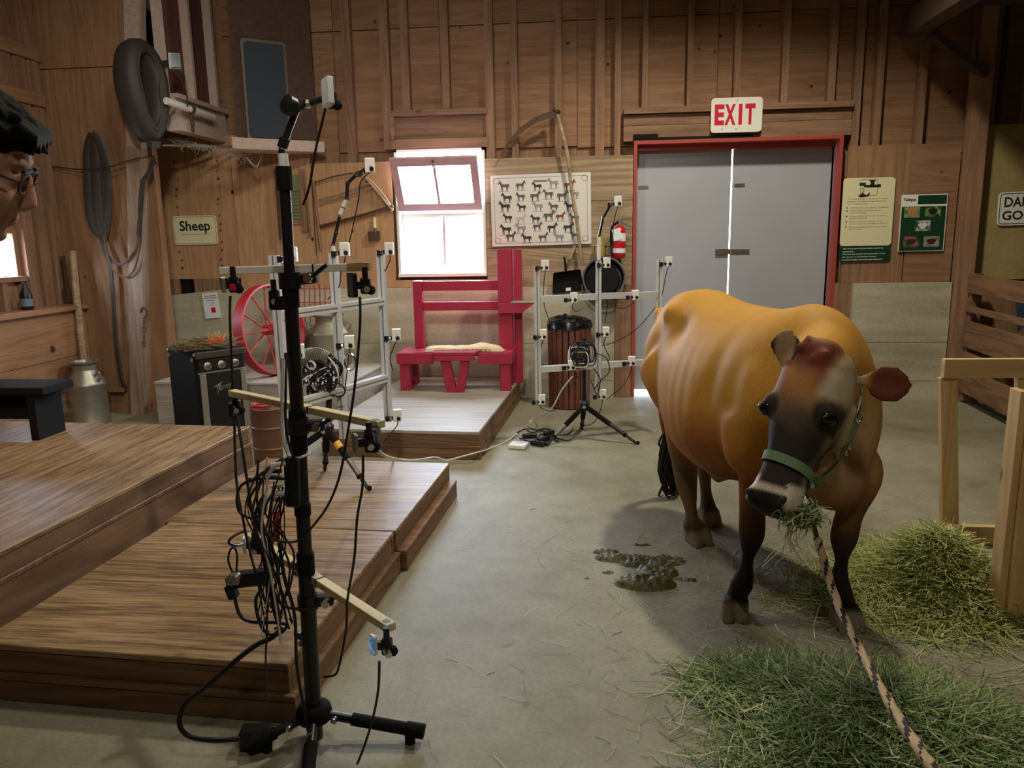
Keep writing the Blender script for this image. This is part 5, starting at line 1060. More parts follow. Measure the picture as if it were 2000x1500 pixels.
# ================================================================== right: rack, stall boards, rope
rk = thing('lumber_rack', 'pale new lumber hay rack frame standing at the right edge', 'rack', (1.85, 3.72, 0))
x0, x1 = 1.665, 2.08; zt = .905
MB().bar((1.735, 3.72, 0), (1.665, 3.74, zt-.09), .075, .04, (0, 1, 0)).build('leg', M['newwood'], rk, bevel=.002)
MB().bar((2.06, 3.72, 0), (2.0, 3.74, zt-.09), .06, .04, (0, 1, 0)).build('leg', M['newwood'], rk, bevel=.002)
MB().bar((2.52, 3.72, 0), (2.50, 3.74, zt-.09), .06, .04, (0, 1, 0)).build('leg', M['newwood'], rk, bevel=.002)
MB().bar((1.632, 3.72, zt-.045), (2.6, 3.74, zt-.045), .04, .09).build('top_rail', M['newwoodx'], rk, bevel=.002)
MB().bar((1.70, 3.69, .055), (2.5, 3.70, .055), .035, .09).build('bottom_rail', M['newwoodx'], rk, bevel=.002)
po = thing('lumber_post', 'thick pale lumber post nearest the camera at the right edge', 'post', (1.72, 2.95, 0))
MB().bb(1.60, 1.69, 2.92, 2.99, 0, .905).build('post_plank', M['newwood'], po, bevel=.002); MB().bb(1.572, 1.599, 2.94, 3.02, .0, .907).build('post_plank', M['newwood'], po, bevel=.002)
# stall gate of horizontal boards
gt = thing('stall_gate', 'brown boarded stall gate behind the lumber rack', 'gate', (3.2, 6.5, 0))
ga, gb = V((3.22, 6.98, 0)), V((3.12, 5.4, 0))
for y0, y1 in ((536, 572), (598, 610), (628, 680), (690, 702), (722, 772)):
    za, zb = atx(1892, y0, 3.2).z, atx(1892, y1, 3.2).z; MB().bar(ga+V((0, 0, (za+zb)/2)), gb+V((0, 0, (za+zb)/2-.01)), .03, za-zb).build('gate_board', M['board'], gt, bevel=.003)
for f in (.02, .98): p = ga.lerp(gb, f)+V((.045, 0, 0)); MB().bar(p+V((0, 0, .02)), p+V((0, 0, 1.12)), .05, .08, (1, 0, 0)).build('gate_post', M['board'], gt)
MB().bar(ga.lerp(gb, .1)+V((.04, 0, .15)), ga.lerp(gb, .9)+V((.04, 0, 1.05)), .03, .09).build('diagonal_brace', M['board'], gt)
tp_ = MB(); nx, nz = 14, 10; vs = []; fs = []
for j in range(nz+1):
    for i in range(nx+1): y = 5.4+1.5*i/nx; z = 1.0*j/nz; vs.append((3.5+.25*(1-j/nz)+.06*noise.noise(V((y*3, z*3, 1))), y, z))
o = len(vs); vs += [(x+.02, y, z) for x, y, z in vs]
for j in range(nz):
    for i in range(nx): a = j*(nx+1)+i; fs += [(a, a+1, a+nx+2, a+nx+1), (o+a, o+a+nx+1, o+a+nx+2, o+a+1)]
tp_.add(vs, fs); tag(tp_.build('tarp', M['blued'], smooth=True), 'crumpled blue grey tarp behind the stall gate', 'tarp')

# ================================================================== the cow
from mathutils.bvhtree import BVHTree
CH = V((.56, 3.85, 0)); CD = V((.287, -.958, 0)); CS = V((-.958, -.287, 0))
def cp_(a, b_, z): return CH+CD*a+CS*b_+V((0, 0, z))
HO = V((.6809, 2.4358, 1.1208)); HA = V((-.3497, -.3576, -.8659)).normalized(); HS = V((.6917, -.7220, .0188)).normalized(); HN = V((-.6327, -.5931, .498)).normalized()
def hp(u, v, w): return HO+HA*u+HS*v+HN*w
def loft(mb, rings):
    n = len(rings[0]); vs = [p for r in rings for p in r]; fs = []
    for i in range(len(rings)-1):
        for k in range(n): fs.append((i*n+k, i*n+(k+1) % n, (i+1)*n+(k+1) % n, (i+1)*n+k))
    fs += [tuple(range(n-1, -1, -1)), tuple((len(rings)-1)*n+k for k in range(n))]
    mb.add(vs, fs)
def interp(rows, n):
    """Catmull-Rom resampling of rows of numbers."""
    out = []; N = len(rows)
    for i in range(N-1):
        a, b_, c, d = rows[max(i-1, 0)], rows[i], rows[i+1], rows[min(i+2, N-1)]
        for k in range(n):
            t = k/n; out.append([.5*(2*q1+(q2-q0)*t+(2*q0-5*q1+4*q2-q3)*t*t+(3*q1-q0-3*q2+q3)*t**3) for q0, q1, q2, q3 in zip(a, b_, c, d)])
    out.append(list(rows[-1])); return out
def sgp(x, p): return math.copysign(abs(x)**p, x)
def fuse(mb, name, voxel, it, fac=.5):
    me = bpy.data.meshes.new('tmp'); me.from_pydata([tuple(p) for p in mb.v], [], mb.f); me.validate()
    bm = bmesh.new(); bm.from_mesh(me); bmesh.ops.recalc_face_normals(bm, faces=bm.faces); bm.to_mesh(me); bm.free()
    ob = bpy.data.objects.new('tmp', me); COL.objects.link(ob)
    r = ob.modifiers.new('r', 'REMESH'); r.mode = 'VOXEL'; r.voxel_size = voxel; r.adaptivity = 0
    s = ob.modifiers.new('s', 'SMOOTH'); s.factor = fac; s.iterations = it
    dg = bpy.context.evaluated_depsgraph_get(); out = bpy.data.meshes.new_from_object(ob.evaluated_get(dg)); out.name = name
    bpy.data.objects.remove(ob); bpy.data.meshes.remove(me); return out
def ss(a, b_, x): t = max(0, min(1, (x-a)/(b_-a))); return t*t*(3-2*t)
cw = MB()
# torso: a, top, bottom, half width, height fraction of the widest level
T = [(-.43, 1.06, .80, .08, .55), (-.38, 1.13, .68, .13, .55), (-.26, 1.195, .58, .18, .55), (-.12, 1.22, .53, .215, .52), (0, 1.23, .49, .245, .5), (.12, 1.21, .45, .295, .45), (.30, 1.195, .42, .335, .42), (.50, 1.19, .42, .35, .42), (.68, 1.195, .46, .335, .43), (.82, 1.215, .52, .295, .45), (.94, 1.235, .55, .25, .46), (1.05, 1.20, .57, .21, .45), (1.14, 1.10, .60, .165, .45), (1.20, .98, .66, .10, .5)]
rings = []
for a, zt, zb, hw, fr_w in interp(T, 4):
    zc = zb+(zt-zb)*fr_w; R = []
    for k in range(28):
        th = 2*math.pi*k/28; c, s = math.cos(th), math.sin(th)
        if c > 0: R.append(cp_(a, hw*sgp(s, .95-.25*math.exp(-((a+.02)/.2)**2))*(1-.10*c), zc+(zt-zc)*sgp(c, 1.0)))
        else: R.append(cp_(a, hw*sgp(s, .85), zc+(zc-zb)*sgp(c, .92)))
    rings.append(R)
loft(cw, rings)
for sd in (-1, 1):
    cw.ell(cp_(-.01, sd*.150, 1.11), (.075, .085, .06), 14)       # hook bones
    cw.ell(cp_(-.40, sd*.085, 1.075), (.045, .045, .045), 10)  # pin bones
    cw.ell(cp_(-.16, sd*.135, .86), (.12, .17, .23), 16)        # thighs
    cw.ell(cp_(.88, sd*.185, .80), (.10, .15, .26), 16)         # shoulders
cw.ell(cp_(.93, 0, 1.13), (.09, .14, .11), 14)
cw.ell(cp_(1.12, .0, .62), (.12, .12, .13), 12)                # brisket
cw.ell(at(1402, 928, 3.35), (.035, .05, .05), 10); cw.ell(cp_(.10, 0, .50), (.14, .15, .10), 12)
# neck
nk = [(cp_(.90, 0, .92), .30, .20), (cp_(1.02, .02, .93), .27, .165), (V((.800, 2.72, .95)), .225, .13), (V((.755, 2.60, .97)), .195, .115), (hp(.10, .0, -.13), .16, .10)]
rings = []
for i in range(len(nk)):
    pass
rows = interp([[*p, h, w] for p, h, w in nk], 5); cs = [V(r[:3]) for r in rows]
for i, r in enumerate(rows):
    t = (cs[min(i+1, len(cs)-1)]-cs[max(i-1, 0)]).normalized(); sd = t.cross(V((0, 0, 1))).normalized(); up = sd.cross(t).normalized()
    rings.append([cs[i]+sd*r[4]*math.sin(2*math.pi*k/24)+up*r[3]*sgp(math.cos(2*math.pi*k/24), 1) for k in range(24)])
loft(cw, rings)
# dewlap fold
cw.tube(sm([cp_(1.14, 0, .62), V((.80, 2.66, .70)), V((.755, 2.55, .76)), hp(.30, .0, -.19)], 5), [.06]*15+[.035], 8, flat=1)
def leg(pts, rad): 
    q = interp([[*p, r] for p, r in zip(pts, rad)], 5); cw.tube([V(r[:3]) for r in q], [r[3] for r in q], 14)
leg([cp_(.86, .19, .80), cp_(.89, .20, .66), at(1478, 905, 2.93)], [.13, .115, .08]); leg([cp_(.90, -.19, .80), cp_(.93, -.17, .66), at(1684, 925, 2.83)], [.13, .11, .08])
leg([cp_(-.10, .15, .85), cp_(.10, .16, .66), at(1338, 905, 3.76)], [.16, .12, .07]); leg([cp_(-.10, -.14, .85), cp_(.02, -.13, .66), cp_(-.17, -.10, .50)], [.16, .12, .07])
_bm = fuse(cw, 'trunk', .014, 26)
for _v in _bm.vertices:       # hollow flanks, the dip behind the shoulders, the fold before the thighs, the ribs
    q = _v.co-CH; a_, b_, z_ = q.dot(CD), q.dot(CS), _v.co.z; sg = 1 if b_ > 0 else -1; sdw = ss(.10, .20, abs(b_))
    push = .042*math.exp(-((a_-.17)/.10)**2-((z_-1.04)/.075)**2)+.016*math.exp(-((a_-.70)/.06)**2-((z_-.88)/.22)**2)+.022*math.exp(-((a_-.07)/.05)**2-((z_-.66)/.12)**2)
    push += .0022*math.sin((a_+z_*.25)*62)*math.exp(-((a_-.44)/.16)**2-((z_-.82)/.18)**2)
    _v.co -= CS*sg*push*sdw
cw = MB(); cw.add([v.co for v in _bm.vertices], [tuple(p.vertices) for p in _bm.polygons])
_h0v, _h0f = len(cw.v), len(cw.f)
# head: u, front, back, half width at brow side, half width at jaw side
Hd = [(-.055, -.055, -.12, .045, .04), (-.03, -.025, -.16, .085, .08), (.02, -.002, -.19, .112, .095), (.08, .006, -.22, .120, .095), (.14, .008, -.235, .118, .09), (.19, .002, -.235, .110, .08), (.25, -.006, -.215, .094, .07), (.31, -.012, -.185, .077, .06), (.37, -.014, -.165, .074, .058), (.42, -.012, -.16, .080, .060), (.455, -.012, -.155, .084, .060), (.485, -.022, -.145, .076, .054), (.508, -.05, -.12, .048, .036)]
rings = []
for u, wf, wb2, h1, h2 in interp(Hd, 4):
    wc2 = (wf*.62+wb2*.38); R = []
    for k in range(28):
        th = 2*math.pi*k/28; c, s = math.cos(th), math.sin(th)
        if c > 0: R.append(hp(u, h1*sgp(s, .8), wc2+(wf-wc2)*sgp(c, .75)))
        else: R.append(hp(u, (h1+(h2-h1)*min(1, -c*1.4))*sgp(s, .85), wc2+(wc2-wb2)*c))
    rings.append(R)
loft(cw, rings)
hM = Matrix((HS, HA, HN)).transposed()
for sd in (-1, 1):
    cw.ell(hp(.165, sd*.100, -.035), (.032, .045, .034), 12, hM)      # brow over the eye
    cw.ell(hp(.462, sd*.050, -.030), (.032, .036, .026), 10, hM)      # nostril wings
    cw.ell(hp(.16, sd*.072, -.17), (.035, .09, .06), 12, hM)          # cheek
cw.ell(hp(-.03, 0, -.04), (.075, .045, .05), 12, hM)                  # poll tuft
rt = random.Random(4)
for i in range(26): cw.ell(hp(-.03+rt.uniform(-.03, .05), rt.uniform(-.06, .06), -.02+rt.uniform(-.03, .03)), (.016,)*3, 6)
cw.ell(hp(.475, 0, -.125), (.04, .035, .022), 10, hM)                 # lower lip
bvh = BVHTree.FromPolygons([tuple(q) for q in cw.v[_h0v:]], [tuple(i-_h0v for i in f) for f in cw.f[_h0f:]])
# ears
def ear(base, tip, nrm, w, th):
    ax = (tip-base); L = ax.length; ax.normalize(); nrm = (nrm-ax*nrm.dot(ax)).normalized(); sd = ax.cross(nrm); R = []
    for f, ww in interp([(0, .25), (.1, .34), (.25, .72), (.42, .97), (.6, 1.0), (.78, .86), (.91, .58), (.98, .28), (1, .08)], 3):
        c = base+ax*L*f; R.append([c+sd*w*ww*math.cos(2*math.pi*k/20)+nrm*(th*max(ww, .5)*math.sin(2*math.pi*k/20)-.35*w*ww*(1-abs(math.cos(2*math.pi*k/20)))*.6) for k in range(20)])
    loft(cw, R)
E1 = (at(1678, 742, 2.46), at(1782, 757, 2.42)); E2 = (at(1528, 716, 2.52), at(1538, 640, 2.55))
ear(E1[0], E1[1], V((.1, -1, .15)), .060, .014); ear(E2[0], E2[1], V((-.2, -1, .1)), .046, .012)
# legs
def hoof(p, fw, r=.056):
    fw = V(fw).normalized(); sdv = V((-fw.y, fw.x, 0))
    for sgn in (-1, 1):
        c = V((p.x, p.y, 0))+sdv*sgn*r*.54
        cw.add([c+fw*x+sdv*y+V((0, 0, z)) for x, y, z in ((-r*.9, -r*.45, 0), (r*1.25, -r*.38, 0), (r*1.25, r*.38, 0), (-r*.9, r*.45, 0), (-r*.75, -r*.42, .075), (r*.55, -r*.36, .08), (r*.55, r*.36, .08), (-r*.75, r*.42, .075))], [(0, 1, 2, 3), (7, 6, 5, 4), (0, 4, 5, 1), (1, 5, 6, 2), (2, 6, 7, 3), (3, 7, 4, 0)])
h1 = atz(1434, 1204)
leg([cp_(.89, .20, .66), at(1478, 905, 2.93), at(1470, 985, 2.91), at(1468, 1045, 2.90), at(1460, 1092, 2.89), at(1450, 1140, 2.88), V((h1.x+.01, h1.y+.02, .09)), V((h1.x, h1.y, .04))], [.09, .076, .052, .050, .024, .043, .036, .042]); hoof(h1, (-.1, -1, 0))
h2 = atz(1652, 1222)
leg([cp_(.93, -.17, .66), at(1684, 925, 2.83), at(1660, 1000, 2.82), at(1648, 1052, 2.81), at(1643, 1098, 2.80), at(1639, 1145, 2.80), V((h2.x, h2.y+.02, .09)), V((h2.x, h2.y, .04))], [.09, .074, .050, .049, .024, .042, .036, .042]); hoof(h2, (.1, -1, 0))
h3 = atz(1364, 1060)
leg([cp_(.04, .16, .70), at(1336, 870, 3.76), at(1338, 905, 3.76), at(1341, 945, 3.74), at(1350, 1000, 3.68), at(1352, 1028, 3.65), V((h3.x, h3.y+.02, .08)), V((h3.x, h3.y, .04))], [.08, .075, .066, .054, .030, .047, .038, .044]); hoof(h3, (.4, -1, 0))
h4 = atz(1383, 1022)
leg([cp_(-.05, -.13, .66), cp_(-.12, -.12, .58), cp_(-.19, -.10, .48), cp_(-.17, -.09, .36), cp_(-.11, -.08, .17), V((h4.x, h4.y+.02, .08)), V((h4.x, h4.y, .04))], [.09, .08, .062, .052, .030, .043, .042]); hoof(h4, (.4, -1, 0))
# tail dock
tl = [cp_(-.40, 0, 1.10), cp_(-.46, .03, 1.0), at(1292, 790, 4.30), at(1300, 850, 4.30)]
leg(tl, [.035, .03, .022, .018])
cme = fuse(cw, 'cow_body', .0095, 5)
bv = BVHTree.FromPolygons([v.co for v in cme.vertices], [tuple(p.vertices) for p in cme.polygons])
def mixc(a, b_, t): return tuple(p+(q-p)*t for p, q in zip(a, b_))
GOLD, RUST, TAN, CREAM, CHAR, DARK, REDB, HOOF, PALE = [lin(q) for q in ((214, 158, 66), (178, 110, 46), (176, 144, 104), (208, 192, 158), (34, 32, 31), (52, 38, 30), (132, 70, 46), (150, 138, 116), (226, 214, 190))]
ca = cme.color_attributes.new('coat', 'FLOAT_COLOR', 'POINT')
Ef = [V(E1[0]), V(E1[1]), V(E2[0]), V(E2[1])]
def seg(p, a, b_): ab = b_-a; t = max(0, min(1, (p-a).dot(ab)/ab.length_squared)); return (p-a-ab*t).length, t
for i, v in enumerate(cme.vertices):
    p = v.co; nz = noise.noise(p*9)*.06; n2 = noise.noise(p*3.1)
    r_ = p-HO; u, vv, w = r_.dot(HA), r_.dot(HS), r_.dot(HN)
    rel = p-CH; a, b_ = rel.dot(CD), rel.dot(CS)
    c = mixc(RUST, GOLD, ss(.55, .95, p.z+nz))  # redder below: partly the coat itself, partly shading put into the colour
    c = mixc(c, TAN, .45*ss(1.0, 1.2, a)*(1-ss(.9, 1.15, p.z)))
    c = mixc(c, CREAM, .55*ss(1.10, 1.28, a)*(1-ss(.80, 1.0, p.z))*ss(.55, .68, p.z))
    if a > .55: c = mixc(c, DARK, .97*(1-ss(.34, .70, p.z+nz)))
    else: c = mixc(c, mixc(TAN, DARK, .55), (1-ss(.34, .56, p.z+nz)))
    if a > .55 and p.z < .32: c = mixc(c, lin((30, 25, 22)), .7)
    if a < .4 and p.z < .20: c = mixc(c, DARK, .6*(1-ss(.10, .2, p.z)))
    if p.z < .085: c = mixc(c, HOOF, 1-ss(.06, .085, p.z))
    d1, t1 = seg(p, Ef[0], Ef[1]); d2, t2 = seg(p, Ef[2], Ef[3])
    if d1 < .085 and t1 > .12 and (p-Ef[0]).dot(Ef[1]-Ef[0]) > 0: c = mixc(c, mixc(REDB, DARK, .25+n2*.3), ss(.1, .28, t1))
    elif d2 < .055 and t2 > .18: c = mixc(TAN, DARK, ss(.024, .036, d2)) if d2 > .0 else TAN
    elif -.12 < u < .56 and abs(vv) < .16 and -.26 < w < .07:
        f = mixc(TAN, CREAM, .55*ss(.02, .09, vv)*ss(-.0, -.06, w))
        f = mixc(f, RUST, .75*(1-ss(.05, .12, abs(vv+.01)))*(1-ss(.10, .20, u)))
        f = mixc(f, CREAM, .8*ss(.04, .075, vv)*(1-ss(.10, .16, u+nz))*ss(.01, .05, u))
        wid = .060+.035*ss(.40, .20, u)
        dk = ss(.13, .24, u+nz+.25*abs(vv)*(vv < 0))*(1-ss(wid, wid+.03, vv+nz*.3))*ss(-.20, -.12, w)
        ex, ey = (u-.185)/.065, (abs(vv)-.10)/.06
        dk = max(dk, (1-ss(.55, 1.15, math.sqrt(ex*ex+ey*ey)+nz))*ss(-.13, -.08, w))
        f = mixc(f, CHAR, .95*dk)
        f = mixc(f, REDB, (1-ss(.03, .11, u+nz*.8))*(1-ss(.06, .095, abs(vv+.012)))*ss(-.12, -.06, w))
        f = mixc(f, PALE, ss(.412, .428, u+nz*.25+.02*(abs(vv) > .05))*ss(-.2, -.15, w))
        f = mixc(f, CHAR, ss(.440, .449, u+nz*.1)*(1-ss(.058, .068, abs(vv)))*ss(-.112, -.098, w))
        k = ss(-.10, -.04, u)*ss(.0, .03, .16-abs(vv))*ss(.0, .05, w+.25)
        c = mixc(c, f, k)
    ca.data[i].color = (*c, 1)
_n = NT('jersey_coat'); _a = _n.n('ShaderNodeVertexColor', layer_name='coat'); _h = _n.noise(_n.coord((1, 1, .25), False), 160, 3); _g = _n.noise(_n.coord((1, 1, 1), False), 7, 4)
_c = _n.mix(.35, _a.outputs[0], _n.ramp(_h, [(.3, (.62, .58, .52)), (.65, (1, 1, 1))]), 'MULTIPLY'); _c = _n.mix(.25, _c, _n.ramp(_g, [(.3, (.7, .62, .52)), (.65, (1, 1, 1))]), 'MULTIPLY')
_n.col(_c); _n.set(Roughness=.65); _n.b.inputs['Specular IOR Level'].default_value = .2; _n.bump(_h, .18, .004); M['coat'] = _n.m
cow = thing('cow', 'golden brown cow with dark face standing in the barn, chewing hay', 'cow', (.7, 3.3, 0))
for v in cme.vertices: v.co -= V((.7, 3.3, 0))
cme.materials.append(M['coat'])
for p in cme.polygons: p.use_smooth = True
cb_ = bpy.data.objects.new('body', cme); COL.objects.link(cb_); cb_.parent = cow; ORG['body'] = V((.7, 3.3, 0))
EYE = plain('dark_wet_eye', (14, 10, 9), .06)
def onhead(u, v, w, off=0):
    """Point on the cow's skin seen from outside along the direction (v, w) at station u."""
    d = (HS*v+HN*w).normalized(); o = hp(u, 0, -.10)+d*.4; hit, n, _, _ = bvh.ray_cast(o, -d)
    if hit and n.dot(d) < 0: n = -n
    return (hit+n*off, n) if hit else (o-d*.3, d)
for sd in (1, -1):
    p, n = onhead(.192, sd*.105, .072); MB().ell(p-n*.014, (.024, .020, .024), 14).build('eye', EYE, cow, smooth=True)
    e = MB().tube([p+n*.004+(HA*math.sin(t)*.021-(HS.cross(HA)).cross(n).normalized()*0+n.cross(HA).normalized()*math.cos(t)*.028) for t in [math.pi+math.pi*k/10 for k in range(11)]], .006, 6); e.build('eyelid', plain('dark_lid_%d' % (sd+1), (44, 36, 32), .5), cow, smooth=True)
    p, n = onhead(.463, sd*.030, .05); MB().ell(p-n*.004, (.013, .010, .016), 10, Matrix.Rotation(.4*sd, 3, 'Y')).build('nostril', M['ink'], cow, smooth=True)
th = MB(); rt = random.Random(6)
for i in range(60):
    x0, y0 = 1303+rt.uniform(-8, 8), 845+rt.uniform(0, 40); L = rt.uniform(50, 120); Y = 4.30+rt.uniform(-.03, .03)
    th.tube(sm([at(x0, y0, Y), at(x0+rt.uniform(-10, 8), y0+L*.4, Y), at(x0+rt.uniform(-14, 18)+3, y0+L*.75, Y), at(x0+rt.uniform(-8, 24)+6, min(965, y0+L), Y)], 3), [.007]*7+[.004, .003, .0015], 5)
tag(th.build('tail_switch', plain('black_tail_hair', (30, 24, 22), .6), cow), kind='stuff')
# halter
ht_ = thing('halter', 'green webbing halter on the cow with steel rings', 'halter', hp(.35, 0, 0))
def band(nm, pn, w, closed=False, m='halter', th=.004):
    P = [p for p, n in pn]; N = len(P); vs = []; fs = []
    for i in range(N):
        t = (P[(i+1) % N]-P[i-1]) if closed else (P[min(i+1, N-1)]-P[max(i-1, 0)]); n = pn[i][1]; sd = t.cross(n).normalized()
        vs += [P[i]-sd*w/2+n*.001, P[i]+sd*w/2+n*.001, P[i]+sd*w/2+n*th, P[i]-sd*w/2+n*th]
    for i in range(N if closed else N-1):
        a, c = i*4, ((i+1) % N)*4; fs += [(a+k, a+(k+1) % 4, c+(k+1) % 4, c+k) for k in range(4)]
    if not closed: fs += [(3, 2, 1, 0), (4*N-4, 4*N-3, 4*N-2, 4*N-1)]
    q = MB(); q.add(vs, fs); return q.build(nm, M[m], ht_, smooth=True)
nb = []
for k in range(40):
    a = 2*math.pi*k/40; nb.append(onhead(.335+.035*(1-math.cos(a))*.5+.01*math.sin(a), math.sin(a), math.cos(a), .004))
band('noseband', nb, .03, True)
def headline(pts, n=14): return [onhead(u, v, w, .005) for u, v, w in [tuple(r) for r in interp(pts, n//(len(pts)-1))]]
def seen(x, y, off=.005):
    d = ray(x, y).normalized(); hit, n, _, _ = bv.ray_cast(CP, d); return hit+n*off, n
ck_ = [seen(x, y) for x, y in ((1594, 941), (1612, 922), (1632, 899), (1650, 874), (1663, 846), (1671, 815), (1677, 785), (1682, 760))]
band('cheek_strap', ck_, .027)
loc_ = [((p-HO).dot(HA), (p-HO).dot(HS), (p-HO).dot(HN)) for p, n in ck_]
band('cheek_strap', [onhead(u, -v, w+.10, .005) for u, v, w in loc_], .027)
for (p, n), nm in ((ck_[3], 'ring'), (ck_[5], 'ring')): MB().tube([p+n*.006+(n.cross(HA).normalized()*math.cos(t)+HA*math.sin(t))*.017 for t in [2*math.pi*k/14 for k in range(14)]], .004, 6, True).build(nm, M['chrome'], ht_, smooth=True)
p, n = ck_[0]; MB().bar(p-HA*.02, p+HA*.022, .030, .008, n).build('strap_keeper', M['halter'], ht_)
p, n = ck_[6]; MB().bar(p-HA*.02, p+HA*.02, .026, .006, n).build('buckle', M['chrome'], ht_)
band('chin_strap', [onhead(.37, math.cos(math.pi*k/11), -.08-math.sin(math.pi*k/11)*2, .005) for k in range(12)], .024)
rg = at(1592, 1012, 2.28); MB().tube([rg+V((.016*math.cos(t), 0, .022*math.sin(t))) for t in [2*math.pi*k/14 for k in range(14)]], .0045, 6, True).build('chin_ring', M['chrome'], ht_, smooth=True)
MB().tube([onhead(.37, 0, -1, .01)[0], rg+V((0, 0, .02))], .005, 6).build('chin_link', M['chrome'], ht_)
# lead rope
rp = thing('lead_rope', 'tan and black twisted lead rope running from the halter toward the camera', 'rope', rg)
path = sm([at(1596, 1050, 2.26), at(1612, 1105, 2.20), at(1640, 1188, 2.08), at(1690, 1290, 1.86), at(1745, 1385, 1.64), at(1800, 1470, 1.45), at(1850, 1545, 1.3), V((.48, .75, .72))], 14)
q = MB(); N = len(path); n = 12; vs = []
for i in range(N):
    t = (path[min(i+1, N-1)]-path[max(i-1, 0)]).normalized(); b1_ = t.cross(V((1, 0, 0))).normalized(); b2_ = t.cross(b1_)
    for k in range(n): a = 2*math.pi*k/n; r = .0115*(1+.12*math.cos(3*a-i*.9)); vs.append(path[i]+(b1_*math.cos(a)+b2_*math.sin(a))*r)
fs = [(i*n+k, i*n+(k+1) % n, (i+1)*n+(k+1) % n, (i+1)*n+k) for i in range(N-1) for k in range(n)]; q.add(vs, fs)
q.m = [1 if ((k*2-i*1.5) % 24) < 5 or ((k*2-i*1.5) % 24 > 14 and (k*2-i*1.5) % 24 < 17) else 0 for i in range(N-1) for k in range(n)]
q.build('twisted_rope', [M['rope'], M['ropeb']], rp, smooth=True)
sn_ = MB().tube(sm([rg, at(1590, 1030, 2.27), at(1596, 1052, 2.26)], 4), .008, 8).build('snap_hook', M['steel'], rp, smooth=True)

# ================================================================== hay, straw, dung
def blades(name, label, n, fpos, cols, L=(.08, .22), W=(.0012, .0026), rnd=0, parent=None, flat=.5):
    rr = random.Random(rnd); vs = []; fs = []; cl_ = []
    for i in range(n):
        p = fpos(rr); a = rr.uniform(0, 2*math.pi); el = rr.gauss(0, .28*flat*2); l = rr.uniform(*L); w = rr.uniform(*W); d = V((math.cos(a)*math.cos(el), math.sin(a)*math.cos(el), math.sin(el)))
        sd = V((-math.sin(a), math.cos(a), rr.uniform(-.6, .6))).normalized()*w; bend = V((rr.uniform(-1, 1), rr.uniform(-1, 1), rr.uniform(-.6, .5)))*l*.22
        q = [p-d*l/2, p+bend*.5, p+d*l/2]
        for j in (0, 2): q[j].z = max(q[j].z, .004)
        o = len(vs); c = rr.choice(cols); k = rr.uniform(.75, 1.15)
        for x in q: x.z = max(x.z, .003); vs += [x-sd, x+sd+V((0, 0, w*.8))]
        fs += [(o, o+1, o+3, o+2), (o+2, o+3, o+5, o+4)]; cl_ += [(*[h*k for h in c], 1)]*6
    o0 = sum((V(v) for v in vs), V())/len(vs); o0.z = 0
    if parent: o0 = ORG[parent.name]
    me = bpy.data.meshes.new(name); me.from_pydata([tuple(V(v)-o0) for v in vs], [], fs); at_ = me.color_attributes.new('tint', 'FLOAT_COLOR', 'POINT')
    at_.data.foreach_set('color', [x for c in cl_ for x in c]); me.materials.append(M['hay']); ob = bpy.data.objects.new(name, me); COL.objects.link(ob)
    if parent: ob.parent = parent
    else: ob.location = o0
    return tag(ob, label, 'hay' if label else None, kind='stuff')
_n = NT('hay_blades'); _a = _n.n('ShaderNodeVertexColor', layer_name='tint'); _n.col(_a.outputs[0]); _n.set(Roughness=.6); M['hay'] = _n.m
GRN = [lin(q) for q in ((134, 160, 92), (116, 144, 80), (154, 174, 110), (100, 126, 74), (176, 184, 126), (198, 198, 148))]
YEL = [lin(q) for q in ((174, 180, 96), (150, 164, 80), (202, 198, 122), (130, 150, 72), (216, 208, 148))]
HAYC = [(.86, 2.27, .36, .22), (.62, 2.40, .22, .13), (1.05, 2.2, .25, .18), (.8, 2.0, .36, .2)]
def hill1(r):
    cx, cy, sx, sy = r.choice(HAYC); x, y = r.gauss(cx, sx*.5), r.gauss(cy, sy*.55); h = .13*math.exp(-((x-.86)/.33)**2-((y-2.18)/.26)**2)
    return V((x, y, r.uniform(.0, 1)**.6*h+.006))
blades('hay_heap', 'loose green hay heap on the floor in front of the cow', 18000, hill1, GRN, L=(.08, .24), W=(.0009, .0020), rnd=1)
def hill2(r):
    x, y = r.gauss(1.42, .13), r.gauss(3.22, .16)
    if r.random() < .3: x, y = r.gauss(1.25, .18), r.gauss(3.1, .14)
    h = .24*math.exp(-((x-1.48)/.2)**2-((y-3.25)/.24)**2); return V((min(x, 1.62) if y < 3.05 else x, y, r.uniform(0, 1)**.6*h+.006))
blades('hay_heap', 'yellow green hay heap at the foot of the lumber rack', 14000, hill2, YEL, W=(.0009, .002), rnd=2)
def scat(r):
    x, y = r.gauss(.95, .45), r.gauss(2.75, .65); return V((x, max(1.3, y), .005))
blades('straw_litter', 'thin straw stems scattered on the floor around the cow', 1400, scat, YEL+[lin((196, 190, 150))]*4+[lin((214, 206, 172))]*2, L=(.03, .14), W=(.0006, .0012), rnd=3, flat=.05)
def scat2(r): return V((r.uniform(-.5, 1.6), r.uniform(1.6, 4.6), .004))
blades('floor_litter', 'sparse bits of straw and dirt over the bare floor', 260, scat2, [lin((170, 160, 120)), lin((90, 80, 60)), lin((200, 192, 160))], L=(.01, .06), W=(.0006, .0014), rnd=5, flat=.05)
mo = hp(.505, .035, -.115)
def mouth(r): return at(1562, 1003, 2.26)+V((r.gauss(0, .026), r.gauss(0, .024), r.gauss(-.006, .013)))
blades('hay_mouthful', 'bunch of green hay sticking out of the cow mouth', 520, mouth, GRN, L=(.03, .08), rnd=7, flat=1.2)
mw = MB(); rr = random.Random(12)
